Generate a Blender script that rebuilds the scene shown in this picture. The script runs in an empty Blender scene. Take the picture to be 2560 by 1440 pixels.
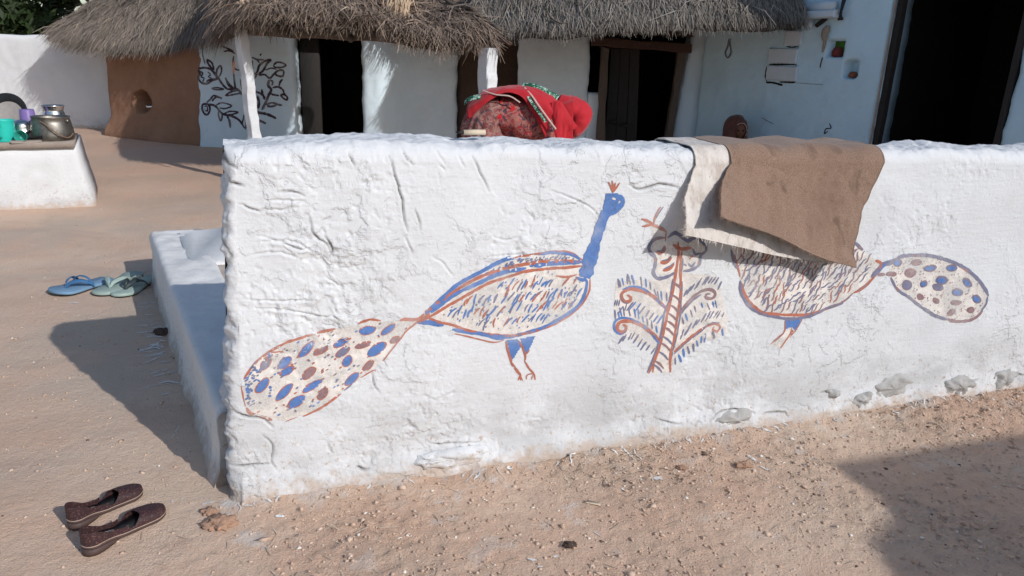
import bpy, math, random
import numpy as np
from mathutils import Vector

random.seed(7)
rng = np.random.default_rng(7)
SC = bpy.context.scene
COL = SC.collection

# ------------------------------------------------------------------ camera
FPX, CAM_H = 1900.0, 1.4                      # focal length in photo pixels (2560 wide), eye height
PITCH, ROLL = math.radians(17.25), math.radians(2.0)
_X = np.array([1.0, 0, 0]); _U = np.array([0, math.sin(PITCH), math.cos(PITCH)])
C_F = np.array([0, math.cos(PITCH), -math.sin(PITCH)])
C_R = math.cos(ROLL) * _X + math.sin(ROLL) * _U
C_U = math.cos(ROLL) * _U - math.sin(ROLL) * _X
EYE = np.array([0, 0, CAM_H])
cd = bpy.data.cameras.new('camera'); cam = bpy.data.objects.new('camera', cd); COL.objects.link(cam)
cd.sensor_width = 36.0; cd.lens = 36.0 * FPX / 2560.0; cd.clip_start = 0.05; cd.clip_end = 500
from mathutils import Matrix
M = Matrix(((C_R[0], C_U[0], -C_F[0], 0), (C_R[1], C_U[1], -C_F[1], 0), (C_R[2], C_U[2], -C_F[2], CAM_H), (0, 0, 0, 1)))
cam.matrix_world = M
SC.camera = cam

# ------------------------------------------------------------------ light
SUN_EL = math.radians(30.5)
SUN_AZ = np.array([0.745, -0.667]); SUN_AZ /= np.hypot(*SUN_AZ)          # ground direction towards the sun
world = bpy.data.worlds.new('World'); SC.world = world; world.use_nodes = True
wn = world.node_tree.nodes; wl = world.node_tree.links
sky = wn.new('ShaderNodeTexSky'); sky.sky_type = 'NISHITA'; sky.sun_disc = False
sky.sun_elevation = SUN_EL
sky.sun_rotation = math.atan2(SUN_AZ[0], SUN_AZ[1])
sky.air_density = 1.0; sky.dust_density = 1.0; sky.ozone_density = 1.8
bg = wn['Background']; bg.inputs['Strength'].default_value = 0.098
wl.new(sky.outputs['Color'], bg.inputs['Color'])
sd = bpy.data.lights.new('sun', 'SUN'); sd.energy = 2.7; sd.angle = math.radians(0.55); sd.color = (1.0, 0.97, 0.935)
sun = bpy.data.objects.new('sun', sd); COL.objects.link(sun)
TO_SUN = Vector((SUN_AZ[0] * math.cos(SUN_EL), SUN_AZ[1] * math.cos(SUN_EL), math.sin(SUN_EL)))
sun.rotation_euler = TO_SUN.to_track_quat('Z', 'Y').to_euler(); sun.location = (20, -18, 16)
SC.view_settings.view_transform = 'Standard'; SC.view_settings.look = 'None'
SC.view_settings.exposure = 0.22; SC.view_settings.gamma = 1.0; SC.view_settings.use_curve_mapping = False
SC.cycles.max_bounces = 6; SC.cycles.diffuse_bounces = 3; SC.cycles.transparent_max_bounces = 12

# ------------------------------------------------------------------ picture -> place
def ray(px, py): return (px - 1280) * C_R - (py - 720) * C_U + FPX * C_F
def on_z(px, py, z=0.0):
    d = ray(px, py); return EYE + d * ((z - CAM_H) / d[2])
def on_y(px, py, y):
    d = ray(px, py); return EYE + d * (y / d[1])
def on_plane(px, py, p0, n):
    d = ray(px, py); return EYE + d * (((np.asarray(p0) - EYE) @ n) / (d @ n))

# ------------------------------------------------------------------ noise (numpy)
_perm = np.random.default_rng(3).permutation(512).astype(np.int64)
_perm = np.concatenate([_perm, _perm, _perm])
_g2 = np.stack([np.cos(np.arange(512) * 2.399), np.sin(np.arange(512) * 2.399)], 1)
_g3 = np.random.default_rng(4).normal(size=(512, 3)); _g3 /= np.linalg.norm(_g3, axis=1)[:, None]
def _fade(t): return t * t * t * (t * (t * 6 - 15) + 10)
def n2(x, y):
    x = np.asarray(x, float); y = np.asarray(y, float)
    xi = np.floor(x).astype(np.int64); yi = np.floor(y).astype(np.int64); xf = x - xi; yf = y - yi
    u, v = _fade(xf), _fade(yf)
    def g(ix, iy):
        h = _perm[(_perm[(xi + ix) & 511] + yi + iy) & 511]
        return _g2[h, 0] * (xf - ix) + _g2[h, 1] * (yf - iy)
    a = g(0, 0) * (1 - u) + g(1, 0) * u; b = g(0, 1) * (1 - u) + g(1, 1) * u
    return (a * (1 - v) + b * v) * 1.4
def f2(x, y, o=4, k=0.5):
    s = 0; a = 1.0
    for i in range(o):
        c, q = math.cos(.9 + 1.1 * i), math.sin(.9 + 1.1 * i); X = np.asarray(x) * 2 ** i; Y = np.asarray(y) * 2 ** i
        s = s + a * n2(c * X - q * Y + 17.3 * i, q * X + c * Y - 9.1 * i); a *= k
    return s
def n3(p):
    p = np.asarray(p, float); i = np.floor(p).astype(np.int64); f = p - i; u = _fade(f); s = 0
    for dx in (0, 1):
        for dy in (0, 1):
            for dz in (0, 1):
                h = _perm[(_perm[(_perm[(i[..., 0] + dx) & 511] + i[..., 1] + dy) & 511] + i[..., 2] + dz) & 511]
                w = (u[..., 0] if dx else 1 - u[..., 0]) * (u[..., 1] if dy else 1 - u[..., 1]) * (u[..., 2] if dz else 1 - u[..., 2])
                s = s + w * (_g3[h, 0] * (f[..., 0] - dx) + _g3[h, 1] * (f[..., 1] - dy) + _g3[h, 2] * (f[..., 2] - dz))
    return s * 1.5
def f3(p, o=3, k=0.5):
    s = 0; a = 1.0; p = np.asarray(p, float)
    for i in range(o):
        s = s + a * n3(p * 2 ** i + 13.7 * i); a *= k
    return s
def sst(a, b, x):
    t = np.clip((np.asarray(x, float) - a) / (b - a), 0, 1); return t * t * (3 - 2 * t)

# ------------------------------------------------------------------ objects
def link(o, parent=None):
    COL.objects.link(o)
    if parent is not None: o.parent = parent
    return o
def thing(name, label, cat, loc=(0, 0, 0), rz=0.0, group=None):
    o = bpy.data.objects.new(name, None); o.location = loc; o.rotation_euler = (0, 0, rz); o.empty_display_size = 0.1
    link(o); return tag(o, label, cat, group)
def tag(o, label, cat, group=None):
    o['label'] = label; o['category'] = cat
    if group: o['group'] = group
    return o
def mesh(name, verts, faces, mat, parent=None, smooth=True, mi=None, attrs=None, kind=None, loc=None):
    me = bpy.data.meshes.new(name)
    V = np.asarray(verts, dtype=np.float32).reshape(-1, 3)
    if isinstance(faces, np.ndarray):
        k = faces.shape[1]; nf = len(faces)
        me.vertices.add(len(V)); me.vertices.foreach_set('co', V.ravel())
        me.loops.add(nf * k); me.loops.foreach_set('vertex_index', faces.astype(np.int32).ravel())
        me.polygons.add(nf); me.polygons.foreach_set('loop_start', np.arange(0, nf * k, k, dtype=np.int32))
        me.update(calc_edges=True)
    else:
        me.from_pydata([tuple(map(float, v)) for v in V], [], [tuple(map(int, f)) for f in faces]); me.update()
    for m in (mat if isinstance(mat, (list, tuple)) else [mat]): me.materials.append(m)
    if mi is not None: me.polygons.foreach_set('material_index', np.asarray(mi, dtype=np.int32))
    me.polygons.foreach_set('use_smooth', np.full(len(me.polygons), bool(smooth)))
    for k, a in (attrs or {}).items():
        at = me.attributes.new(k, 'FLOAT', 'POINT'); at.data.foreach_set('value', np.asarray(a, dtype=np.float32).ravel())
    o = link(bpy.data.objects.new(name, me), parent)
    if kind: o['kind'] = kind
    if loc is not None: o.location = loc
    return o
def grid_faces(nu, nv, close_u=False, off=0):
    iu = np.arange(nu if close_u else nu - 1); iv = np.arange(nv - 1)
    a, b = np.meshgrid(iu, iv, indexing='ij'); a2 = (a + 1) % nu
    return np.stack([a * nv + b, a2 * nv + b, a2 * nv + b + 1, a * nv + b + 1], -1).reshape(-1, 4) + off
def catmull(pts, n=6):
    P = np.asarray(pts, float)
    if len(P) < 3: 
        t = np.linspace(0, 1, n + 1)[:, None]; return P[0] * (1 - t) + P[1] * t
    Q = np.vstack([2 * P[0] - P[1], P, 2 * P[-1] - P[-2]]); out = []
    for i in range(1, len(Q) - 2):
        for t in np.linspace(0, 1, n, endpoint=False):
            a, b, c, d = Q[i - 1], Q[i], Q[i + 1], Q[i + 2]
            out.append(0.5 * (2 * b + (c - a) * t + (2 * a - 5 * b + 4 * c - d) * t ** 2 + (3 * b - a - 3 * c + d) * t ** 3))
    out.append(P[-1]); return np.array(out)
class MB:
    """collects shapes for ONE mesh"""
    def __init__(s): s.v = []; s.f = []; s.m = []
    def add(s, V, Fc, m=0):
        o = sum(len(a) for a in s.v); s.v.append(np.asarray(V, float).reshape(-1, 3))
        for f in Fc: s.f.append(tuple(int(i) + o for i in f)); s.m.append(m)
        return s
    def rings(s, R, m=0, cap0=True, cap1=True):
        R = [np.asarray(r, float) for r in R]; n = len(R[0]); Fc = []
        for i in range(len(R) - 1):
            for j in range(n): Fc.append((i * n + j, i * n + (j + 1) % n, (i + 1) * n + (j + 1) % n, (i + 1) * n + j))
        if cap0: Fc.append(tuple(range(n))[::-1])
        if cap1: Fc.append(tuple((len(R) - 1) * n + j for j in range(n)))
        return s.add(np.vstack(R), Fc, m)
    def tube(s, pts, r, n=8, m=0, flat=1.0, cap=True):
        P = np.asarray(pts, float); rr = np.broadcast_to(np.asarray(r, float), (len(P),)); T = np.gradient(P, axis=0)
        T /= np.linalg.norm(T, axis=1)[:, None] + 1e-9; ref = np.array([0, 0, 1.0]) if abs(T[:, 2]).mean() < .8 else np.array([0, 1.0, 0]); R = []
        for p, t, q in zip(P, T, rr):
            a = np.cross(t, ref); a /= np.linalg.norm(a) + 1e-9; b = np.cross(a, t)
            an = np.arange(n) * 2 * math.pi / n
            R.append(p + q * (np.cos(an)[:, None] * a + flat * np.sin(an)[:, None] * b))
        return s.rings(R, m, cap, cap)
    def lathe(s, prof, n=24, c=(0, 0, 0), m=0, cap0=True, cap1=False, wob=0.0):
        an = np.arange(n) * 2 * math.pi / n; R = []
        for k, (r, z) in enumerate(prof):
            q = r * (1 + wob * np.sin(2 * an + 1.3 + k * .2))
            R.append(np.stack([c[0] + q * np.cos(an), c[1] + q * np.sin(an), np.full(n, c[2] + z)], 1))
        return s.rings(R, m, cap0, cap1)
    def box(s, c, sz, rot=0.0, m=0, jit=0.0, bev=0.12, tilt=None):
        hx, hy, hz = np.asarray(sz, float) / 2; b = bev * min(hx, hy, hz) * 2
        R = []
        for z, ins in ((-hz, b), (-hz + b, 0), (hz - b, 0), (hz, b)):
            x, y = hx - ins, hy - ins
            R.append(np.array([(-x, -y + b, z), (-x + b, -y, z), (x - b, -y, z), (x, -y + b, z), (x, y - b, z), (x - b, y, z), (-x + b, y, z), (-x, y - b, z)]))
        R = np.array(R)
        if jit: R = R + rng.normal(size=R.shape) * jit
        if tilt is not None: R = R @ np.asarray(tilt).T
        ca, sa = math.cos(rot), math.sin(rot); R = R @ np.array([[ca, sa, 0], [-sa, ca, 0], [0, 0, 1]]) + np.asarray(c, float)
        return s.rings(list(R), m)
    def build(s, name, mat, parent=None, smooth=True, **k):
        return mesh(name, np.vstack(s.v), s.f, mat, parent, smooth, mi=s.m, **k)

class Surf:
    """an upright wall plane: s runs along it, z up, with its own relief"""
    def __init__(q, p0, d, relief=None):
        q.p0 = np.array([p0[0], p0[1], 0.0]); q.w = np.array([d[0], d[1], 0.0]) / np.hypot(d[0], d[1])
        q.n = np.array([q.w[1], -q.w[0], 0.0]); q.f = relief or (lambda s, z: 0 * s)
    def pt(q, s, z, off=0.0):
        s = np.asarray(s, float); z = np.asarray(z, float); h = q.f(s, z) + off
        return q.p0 + s[..., None] * q.w + h[..., None] * q.n + z[..., None] * np.array([0, 0, 1.0])
    def px(q, px, py):
        p = on_plane(px, py, q.p0, q.n); return np.array([(p - q.p0) @ q.w, p[2]])
def slab(name, sf, s0, s1, z0, z1, thick, mat, parent=None, step=0.03, rnd=0.02, hole=None, edge_wob=0.0, sl=0.0, sr=0.0, **k):
    """a plastered wall piece on surface sf: relief in front, soft edges, real thickness; sl / sr lean its side edges"""
    ns = max(3, int((s1 - s0) / step) + 1)
    top = z1 if callable(z1) else (lambda s: z1 + 0 * s)
    nz = max(3, int((float(np.max(top(np.array([s0, s1])))) - z0) / step) + 1)
    S, T = np.meshgrid(np.linspace(0, 1, ns), np.linspace(0, 1, nz), indexing='ij')
    Z = z0 + T * (top(s0 + S * (s1 - s0)) - z0)
    a = s0 + sl * T; b = s1 + sr * T
    if edge_wob:
        a = a + edge_wob * f2(Z * 4 + 3.1, Z * 0 + s0, 3); b = b + edge_wob * f2(Z * 4 - 7.7, Z * 0 + s1, 3)
    S = a + S * (b - a)
    d = np.minimum(np.minimum(S - a, b - S), Z.max(1)[:, None] - Z)
    P = sf.pt(S, Z, -rnd * np.exp(-d / (rnd * .7)) + (hole(S, Z) if hole else 0))
    F0 = grid_faces(ns, nz); V = P.reshape(-1, 3)
    loop = [i * nz for i in range(ns)] + [(ns - 1) * nz + j for j in range(1, nz)] + [i * nz + nz - 1 for i in range(ns - 2, -1, -1)] + [j for j in range(nz - 2, 0, -1)]
    B = V[loop] - sf.n * thick; o = len(V); L = len(loop)
    Fs = [(loop[i], o + i, o + (i + 1) % L, loop[(i + 1) % L]) for i in range(L)]
    Fb = np.array(Fs); c = len(V) + L
    V = np.vstack([V, B, B.mean(0)[None]])
    tri = [(o + (i + 1) % L, o + i, c) for i in range(L)]
    faces = [tuple(f) for f in F0] + Fs + tri
    return mesh(name, V, faces, mat, parent, **k)
# ------------------------------------------------------------------ materials
class NT:
    def __init__(s, name):
        s.m = bpy.data.materials.new(name); s.m.use_nodes = True; s.t = s.m.node_tree; s.N = s.t.nodes; s.L = s.t.links
        s.b = s.N['Principled BSDF']; s.tc = s.N.new('ShaderNodeTexCoord')
        s.b.inputs['Specular IOR Level'].default_value = 0.25
    def put(s, k, v):
        if hasattr(v, 'links') or isinstance(v, bpy.types.NodeSocket): s.L.new(v, k)
        else: k.default_value = v if not (isinstance(v, (tuple, list)) and len(v) == 3 and k.type == 'RGBA') else (*v, 1)
    def noise(s, scale, detail=4, rough=.55, vec=None, dist=0.0, stretch=None):
        n = s.N.new('ShaderNodeTexNoise'); n.inputs['Scale'].default_value = scale; n.inputs['Detail'].default_value = detail
        n.inputs['Roughness'].default_value = rough; n.inputs['Distortion'].default_value = dist
        v = vec or s.tc.outputs['Object']
        if stretch:
            mp = s.N.new('ShaderNodeMapping'); mp.inputs['Scale'].default_value = stretch; s.L.new(v, mp.inputs['Vector']); v = mp.outputs['Vector']
        s.L.new(v, n.inputs['Vector']); return n.outputs['Fac']
    def voro(s, scale, feature='F1', out='Distance', stretch=None):
        n = s.N.new('ShaderNodeTexVoronoi'); n.inputs['Scale'].default_value = scale; n.feature = feature; v = s.tc.outputs['Object']
        if stretch:
            mp = s.N.new('ShaderNodeMapping'); mp.inputs['Scale'].default_value = stretch; s.L.new(v, mp.inputs['Vector']); v = mp.outputs['Vector']
        s.L.new(v, n.inputs['Vector']); return n.outputs[out]
    def ramp(s, v, a, b, lo=0.0, hi=1.0):
        n = s.N.new('ShaderNodeMapRange'); n.interpolation_type = 'SMOOTHSTEP'; s.put(n.inputs['Value'], v)
        n.inputs['From Min'].default_value = a; n.inputs['From Max'].default_value = b; n.inputs['To Min'].default_value = lo; n.inputs['To Max'].default_value = hi
        return n.outputs['Result']
    def mix(s, f, a, b, mode='MIX'):
        n = s.N.new('ShaderNodeMix'); n.data_type = 'RGBA'; n.blend_type = mode
        s.put(n.inputs[0], f); s.put(n.inputs[6], a); s.put(n.inputs[7], b); return n.outputs[2]
    def math(s, op, a, b=0.0):
        n = s.N.new('ShaderNodeMath'); n.operation = op; s.put(n.inputs[0], a); s.put(n.inputs[1], b); return n.outputs[0]
    def attr(s, name):
        n = s.N.new('ShaderNodeAttribute'); n.attribute_name = name; return n.outputs['Fac']
    def xyz(s, which='Object'):
        n = s.N.new('ShaderNodeSeparateXYZ'); s.L.new(s.tc.outputs[which], n.inputs[0]); return n.outputs
    def bump(s, h, strength=.5, dist=.01, normal=None):
        n = s.N.new('ShaderNodeBump'); n.inputs['Strength'].default_value = strength; n.inputs['Distance'].default_value = dist
        s.L.new(h, n.inputs['Height'])
        if normal is not None: s.L.new(normal, n.inputs['Normal'])
        s.L.new(n.outputs['Normal'], s.b.inputs['Normal']); return n.outputs['Normal']
    def fin(s, col, rough=.9, metal=0.0):
        s.put(s.b.inputs['Base Color'], col); s.put(s.b.inputs['Roughness'], rough); s.b.inputs['Metallic'].default_value = metal
        return s.m
def plain(name, c, rough=.8, metal=0.0, var=.25, scale=30, bump=.0, bscale=60, bd=.004):
    t = NT(name); n = t.noise(scale, 4)
    a = tuple(x * (1 - var) for x in c); b = tuple(min(1, x * (1 + var)) for x in c)
    if bump: t.bump(t.noise(bscale, 4), bump, bd)
    return t.fin(t.mix(n, a, b), rough, metal)
def whitewash(name, base=(.69, .70, .71), dirt=(.40, .375, .34), amount=.35, low=None, crack_shade=False, soot=None):
    t = NT(name); c = t.mix(t.ramp(t.noise(2.2, 5, .6), .38, .68), base, tuple(x * .93 for x in base))
    c = t.mix(t.ramp(t.noise(9, 6, .65, stretch=(1, 1, 2.2)), .52, .75, 0, .35), c, (.66, .66, .655))
    c = t.mix(t.ramp(t.noise(3.1, 6, .62, dist=.6), .56, .74, 0, amount), c, dirt)
    if low is not None:                                        # damp greyed band and earth splashes near the foot of the wall
        z = t.xyz()[2]; d = t.math('ADD', z, t.math('MULTIPLY', t.math('SUBTRACT', t.noise(5, 5, .6), .5), .5 * low))
        c = t.mix(t.math('MULTIPLY', t.ramp(d, low, low * .25), t.ramp(t.noise(3.4, 6, .6, stretch=(1, 1, 1.7)), .38, .62, .0, .7)), c, (.47, .475, .48))
        d2 = t.math('ADD', z, t.math('MULTIPLY', t.math('SUBTRACT', t.noise(16, 6, .7), .5), .22))
        c = t.mix(t.ramp(d2, .06, -.01, 0, .85), c, (.50, .40, .325))
        sp = t.math('MULTIPLY', t.ramp(t.noise(55, 3), .60, .70), t.ramp(z, .40, .04, 0, .9))
        c = t.mix(sp, c, (.45, .36, .30))
    if crack_shade:
        c = t.mix(t.attr('crack_shade'), c, (.17, .16, .15))  # shade inside the cracks, put into the plaster colour
    h = t.math('ADD', t.noise(60, 6, .65), t.math('MULTIPLY', t.noise(210, 4, .6), .35))
    h = t.math('ADD', h, t.math('MULTIPLY', t.noise(28, 5, .6, stretch=(.35, .35, 3.0)), .8))
    nb_ = t.bump(h, .5, .005)
    if crack_shade:                                                  # crisp edges of old coats: flakes, trowel laps, small chips
        e = t.ramp(t.noise(5.5, 8, .58, dist=.3), .50, .55); e = t.math('ADD', e, t.math('MULTIPLY', t.ramp(t.noise(12, 7, .6, dist=.4), .57, .62), .7))
        e = t.math('SUBTRACT', e, t.math('MULTIPLY', t.ramp(t.noise(30, 5, .6), .66, .72), .8)); e = t.math('MULTIPLY', e, t.ramp(t.noise(1.7, 4), .42, .62, .12, 1))
        t.bump(e, .75, .0042, nb_)
    return t.fin(c, .93)
M_WALL = whitewash('limewashed_plaster', base=(.70, .715, .735), amount=.08, low=.42, crack_shade=True)
M_WHITE = whitewash('lime_white', amount=.18, low=.2)
M_LEDGE = whitewash('ledge_white', base=(.79, .785, .77), dirt=(.50, .45, .40), amount=.4, low=.12)
M_PANEL = whitewash('lime_white_shade_tint', base=(.66, .79, .87), dirt=(.52, .56, .59), amount=.25)  # blue cast of the shaded hut walls is mixed into this base
M_BLUE = whitewash('limewash_shade_blue', base=(.53, .75, .88), dirt=(.44, .56, .64), amount=.4)  # base colour carries the blue of the shade on this wall
M_POST = whitewash('post_white', base=(.68, .70, .72), amount=.3)
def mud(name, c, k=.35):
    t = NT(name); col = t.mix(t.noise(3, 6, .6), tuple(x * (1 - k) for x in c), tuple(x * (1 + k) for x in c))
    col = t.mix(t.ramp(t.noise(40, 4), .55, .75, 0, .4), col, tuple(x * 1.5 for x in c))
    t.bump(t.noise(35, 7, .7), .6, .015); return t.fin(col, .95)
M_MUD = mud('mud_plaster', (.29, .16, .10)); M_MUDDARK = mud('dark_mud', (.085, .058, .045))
M_NEARBLACK = mud('near_black_interior', (.03, .026, .024))  # near-black, for the room insides and the house crack strokes
def ground_mat():
    t = NT('packed_earth'); o = t.xyz()
    red = (.70, .475, .345); pale = (.73, .555, .425); grey = (.555, .455, .365)
    c = t.mix(t.ramp(t.noise(1.1, 6, .6), .35, .65), red, pale)
    # smoother dung-plastered greyish patches on the trodden yard at the left
    g = t.math('MULTIPLY', t.ramp(o[0], -.9, -2.0), t.ramp(t.noise(.9, 4, .55, dist=.4), .40, .62))
    c = t.mix(t.math('MULTIPLY', g, .85), c, grey)
    c = t.mix(t.ramp(t.noise(2.4, 6, .7, dist=.8, stretch=(.45, 1.5, 1)), .52, .66, 0, .38), c, (.52, .385, .305))
    c = t.mix(t.ramp(t.noise(6, 6, .7, dist=1.0, stretch=(.5, 1.3, 1)), .58, .68, 0, .4), c, (.70, .57, .465))
    c = t.mix(t.ramp(t.noise(4.5, 5, .65), .55, .75, 0, .5), c, (.54, .35, .26))
    c = t.mix(t.ramp(t.noise(11, 5, .7), .60, .72, 0, .5), c, (.62, .51, .43))
    c = t.mix(t.ramp(t.noise(70, 4, .7), .58, .70, 0, .45), c, (.66, .57, .49))
    c = t.mix(t.ramp(t.noise(85, 3, .7, dist=.3), .62, .72, 0, .5), c, (.27, .19, .15))
    c = t.mix(t.ramp(t.math('ADD', o[1], t.math('MULTIPLY', t.noise(.8, 4), 2.5)), 6.2, 9.5, 0, .6), c, (.58, .375, .265))
    c = t.mix(t.attr('lime'), c, (.70, .68, .65))
    r = t.ramp(t.attr('rough'), 0, 1, .42, 1)
    h = t.math('ADD', t.noise(48, 7, .72), t.math('MULTIPLY', t.noise(150, 4, .65), .5))
    h = t.math('MULTIPLY', h, r); t.bump(h, .9, .022)
    return t.fin(c, .97)
M_GROUND = ground_mat()
def straw_mat(name, lo, hi, tan):
    t = NT(name); a = t.attr('shade'); c = t.mix(a, lo, hi)
    c = t.mix(t.ramp(a, .90, .97), c, tan); c = t.mix(t.ramp(t.noise(1.3, 4), .45, .7, 0, .55), c, tuple(x * .75 for x in lo))
    t.b.inputs['Specular IOR Level'].default_value = .3
    return t.fin(c, .75)
M_STRAW1 = straw_mat('weathered_thatch', (.135, .108, .088), (.35, .295, .245), (.46, .37, .28))
M_STRAWB = straw_mat('brown_thatch', (.12, .085, .065), (.40, .31, .245), (.54, .42, .31))
M_STRAW2 = straw_mat('grey_thatch', (.135, .118, .10), (.40, .355, .305), (.50, .44, .365))
M_TUFT = straw_mat('fresh_straw', (.42, .30, .20), (.62, .47, .33), (.66, .52, .38))
M_ROOFBASE = plain('thatch_underlay', (.055, .045, .038), .95, var=.4, bump=.5)
def wood(name, c, k=.4, sc=1.0):
    t = NT(name); n = t.noise(14 * sc, 6, .65, stretch=(6, 6, .7)); col = t.mix(n, tuple(x * (1 - k) for x in c), tuple(x * (1 + k) for x in c))
    t.bump(n, .5, .006); return t.fin(col, .8)
M_WOOD = wood('old_wood', (.105, .085, .07)); M_DARKWOOD = wood('dark_door_wood', (.030, .028, .027)); M_REDWOOD = wood('reddish_wood', (.075, .042, .032))
M_GREYWOOD = wood('silvered_wood', (.34, .29, .25)); M_PALEWOOD = wood('pale_stick', (.62, .52, .39), .15)
M_LIMESTONE = whitewash('limed_stone', base=(.42, .41, .395), dirt=(.18, .17, .155), amount=.95)
M_STONE = plain('grey_stone', (.33, .325, .31), .9, var=.35, scale=40, bump=.7, bscale=70)
M_SLAB = plain('stone_slab', (.30, .25, .215), .85, var=.35, scale=12, bump=.5, bscale=40)
M_BLOCK = plain('dressed_stone', (.54, .63, .70), .9, var=.12, scale=14, bump=.5, bscale=50)
def metal(name, c, rough, dull=.3):
    t = NT(name); n = t.noise(9, 5, .65); col = t.mix(t.ramp(n, .4, .7), c, tuple(x * (1 - dull) for x in c))
    return t.fin(col, t.ramp(n, .3, .7, rough, rough + .2), 1.0)
M_ALU = metal('sooty_aluminium', (.30, .28, .25), .42, .6); M_STEEL = metal('bright_steel', (.72, .71, .69), .16, .2)
M_IRON = plain('black_iron', (.022, .022, .024), .5, .0, .4)
M_TURQ = plain('turquoise_plastic', (.03, .52, .43), .35, var=.1); M_PURPLE = plain('purple_plastic', (.20, .14, .36), .4, var=.15)
M_GREENGL = plain('sea_green_plastic', (.03, .30, .24), .3, var=.15)
M_WIRE = plain('rusty_wire', (.20, .13, .09), .6, var=.3)
def paint(name, c, wear=.5, lo=.40, hi=.58, scale=26):
    """thin hand painted colour, worn through where the wall is rough"""
    t = NT(name); t.m.surface_render_method = 'DITHERED' if hasattr(t.m, 'surface_render_method') else None
    col = t.mix(t.noise(40, 5, .7), tuple(x * .72 for x in c), tuple(min(1, x * 1.25) for x in c))
    col = t.mix(t.ramp(t.noise(7, 4), .45, .7, 0, .30), col, (.70, .68, .66))
    a = t.ramp(t.math('ADD', t.noise(scale, 6, .7), t.math('MULTIPLY', t.noise(150, 3, .6), .25)), lo, hi, 1 - wear, 1.0)
    t.L.new(a, t.b.inputs['Alpha']); t.bump(t.noise(60, 6, .65), .5, .005)
    return t.fin(col, .9)
P_BLUE = paint('blue_paint', (.11, .21, .475), .5, .42, .60); P_RED = paint('brick_red_paint', (.47, .165, .11), .6, .42, .62)
P_GREY = paint('grey_violet_paint', (.20, .20, .29), .55, .42, .62); P_PEACH = paint('peach_wash', (.79, .74, .69), .92, .34, .74, 9)
P_BROWN = paint('brown_violet_paint', (.30, .19, .20), .45, .42, .62)
P_DARK = paint('dark_drawing_paint', (.075, .05, .065), .6, .42, .60); P_LIME = paint('lime_splash', (.74, .74, .73), .75, .44, .60, 40)
def cloth(name, c, c2=None, sc=8.0, weave=420, rough=.9, thr=(.45, .6), sheen=.2):
    t = NT(name); col = t.mix(t.noise(6, 5, .6), tuple(x * .8 for x in c), tuple(min(1, x * 1.12) for x in c))
    if c2 is not None: col = t.mix(t.ramp(t.noise(sc, 5, .7, dist=1.2), *thr), col, c2)
    t.bump(t.noise(weave, 2, .5), .35, .002); t.b.inputs['Sheen Weight'].default_value = sheen
    return t.fin(col, rough)
M_RED = cloth('red_veil', (.47, .014, .024), None, rough=.75)
def border_mat():
    t = NT('green_border'); n = t.noise(26, 4, .7, dist=1.5); c = t.mix(t.ramp(n, .50, .56), (.012, .10, .055), (.45, .62, .52))
    return t.fin(c, .8)
M_BORDER = border_mat(); M_PIPING = plain('pale_piping', (.55, .40, .36), .8)
def print_mat(name, a, b, c):
    t = NT(name); col = t.mix(t.ramp(t.noise(17, 5, .75, dist=2.0), .44, .54), a, b)
    col = t.mix(t.ramp(t.noise(9, 4, .7, dist=1.6), .55, .60), col, c)
    col = t.mix(t.ramp(t.voro(6.5), .15, .12), col, (.52, .02, .03)); t.bump(t.noise(90, 3), .4, .004); return t.fin(col, .85)
M_SKIRT = print_mat('printed_skirt_cloth', (.22, .05, .05), (.30, .17, .145), (.085, .06, .075))
M_BLOUSE = print_mat('printed_blouse_cloth', (.34, .035, .04), (.36, .15, .125), (.075, .05, .07))
M_SKIN = plain('brown_skin', (.16, .075, .045), .55, var=.15); M_SHAWL = cloth('brown_shawl', (.13, .055, .045), (.09, .04, .035))
M_HAIR = plain('black_hair', (.015, .012, .011), .5); M_EYE = plain('eye_white', (.5, .48, .45), .3)
def jute():
    t = NT('jute_sacking'); c = t.mix(t.noise(5, 6, .65), (.185, .112, .078), (.30, .195, .14))
    c = t.mix(t.ramp(t.noise(12, 5, .7), .60, .72, 0, .5), c, (.15, .09, .065))
    c = t.mix(t.ramp(t.noise(19, 2, .4), .775, .79), c, (.62, .52, .42))
    c = t.mix(t.ramp(t.noise(300, 2), .42, .66, 0, .75), c, (.37, .255, .185)); c = t.mix(t.ramp(t.noise(210, 3), .56, .68, 0, .6), c, (.13, .08, .06))
    c = t.mix(t.ramp(t.noise(8.5, 3, .5, dist=.5), .55, .66, 0, .62), c, (.125, .072, .052)); c = t.mix(t.ramp(t.noise(3.2, 3, .5), .45, .68, 0, .4), c, (.17, .10, .07))
    t.bump(t.math('ADD', t.noise(330, 2), t.noise(45, 5, .7)), .6, .005); t.b.inputs['Sheen Weight'].default_value = .2
    return t.fin(c, .95)
M_JUTE = jute()
def woven():
    t = NT('woven_plastic_sack'); w = t.N.new('ShaderNodeTexWave'); w.inputs['Scale'].default_value = 60; w.inputs['Distortion'].default_value = 3
    t.L.new(t.tc.outputs['Object'], w.inputs['Vector'])
    c = t.mix(t.noise(12, 6, .65), (.56, .51, .46), (.78, .73, .69)); c = t.mix(t.ramp(t.noise(22, 6, .7, stretch=(1, 1, .4)), .47, .66, 0, .7), c, (.42, .35, .30))
    c = t.mix(t.ramp(t.noise(38, 2), .74, .76), c, (.12, .10, .09))
    t.bump(t.math('ADD', t.math('MULTIPLY', w.outputs['Fac'], .25), t.noise(40, 5, .7)), .5, .006); return t.fin(c, .7)
M_WOVEN = woven()
def shoe_mat():
    t = NT('dotted_maroon'); v = t.voro(150); c = t.mix(t.ramp(v, .34, .26), (.050, .026, .028), (.135, .065, .06))
    t.bump(v, .3, .003); return t.fin(c, .55)
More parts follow.
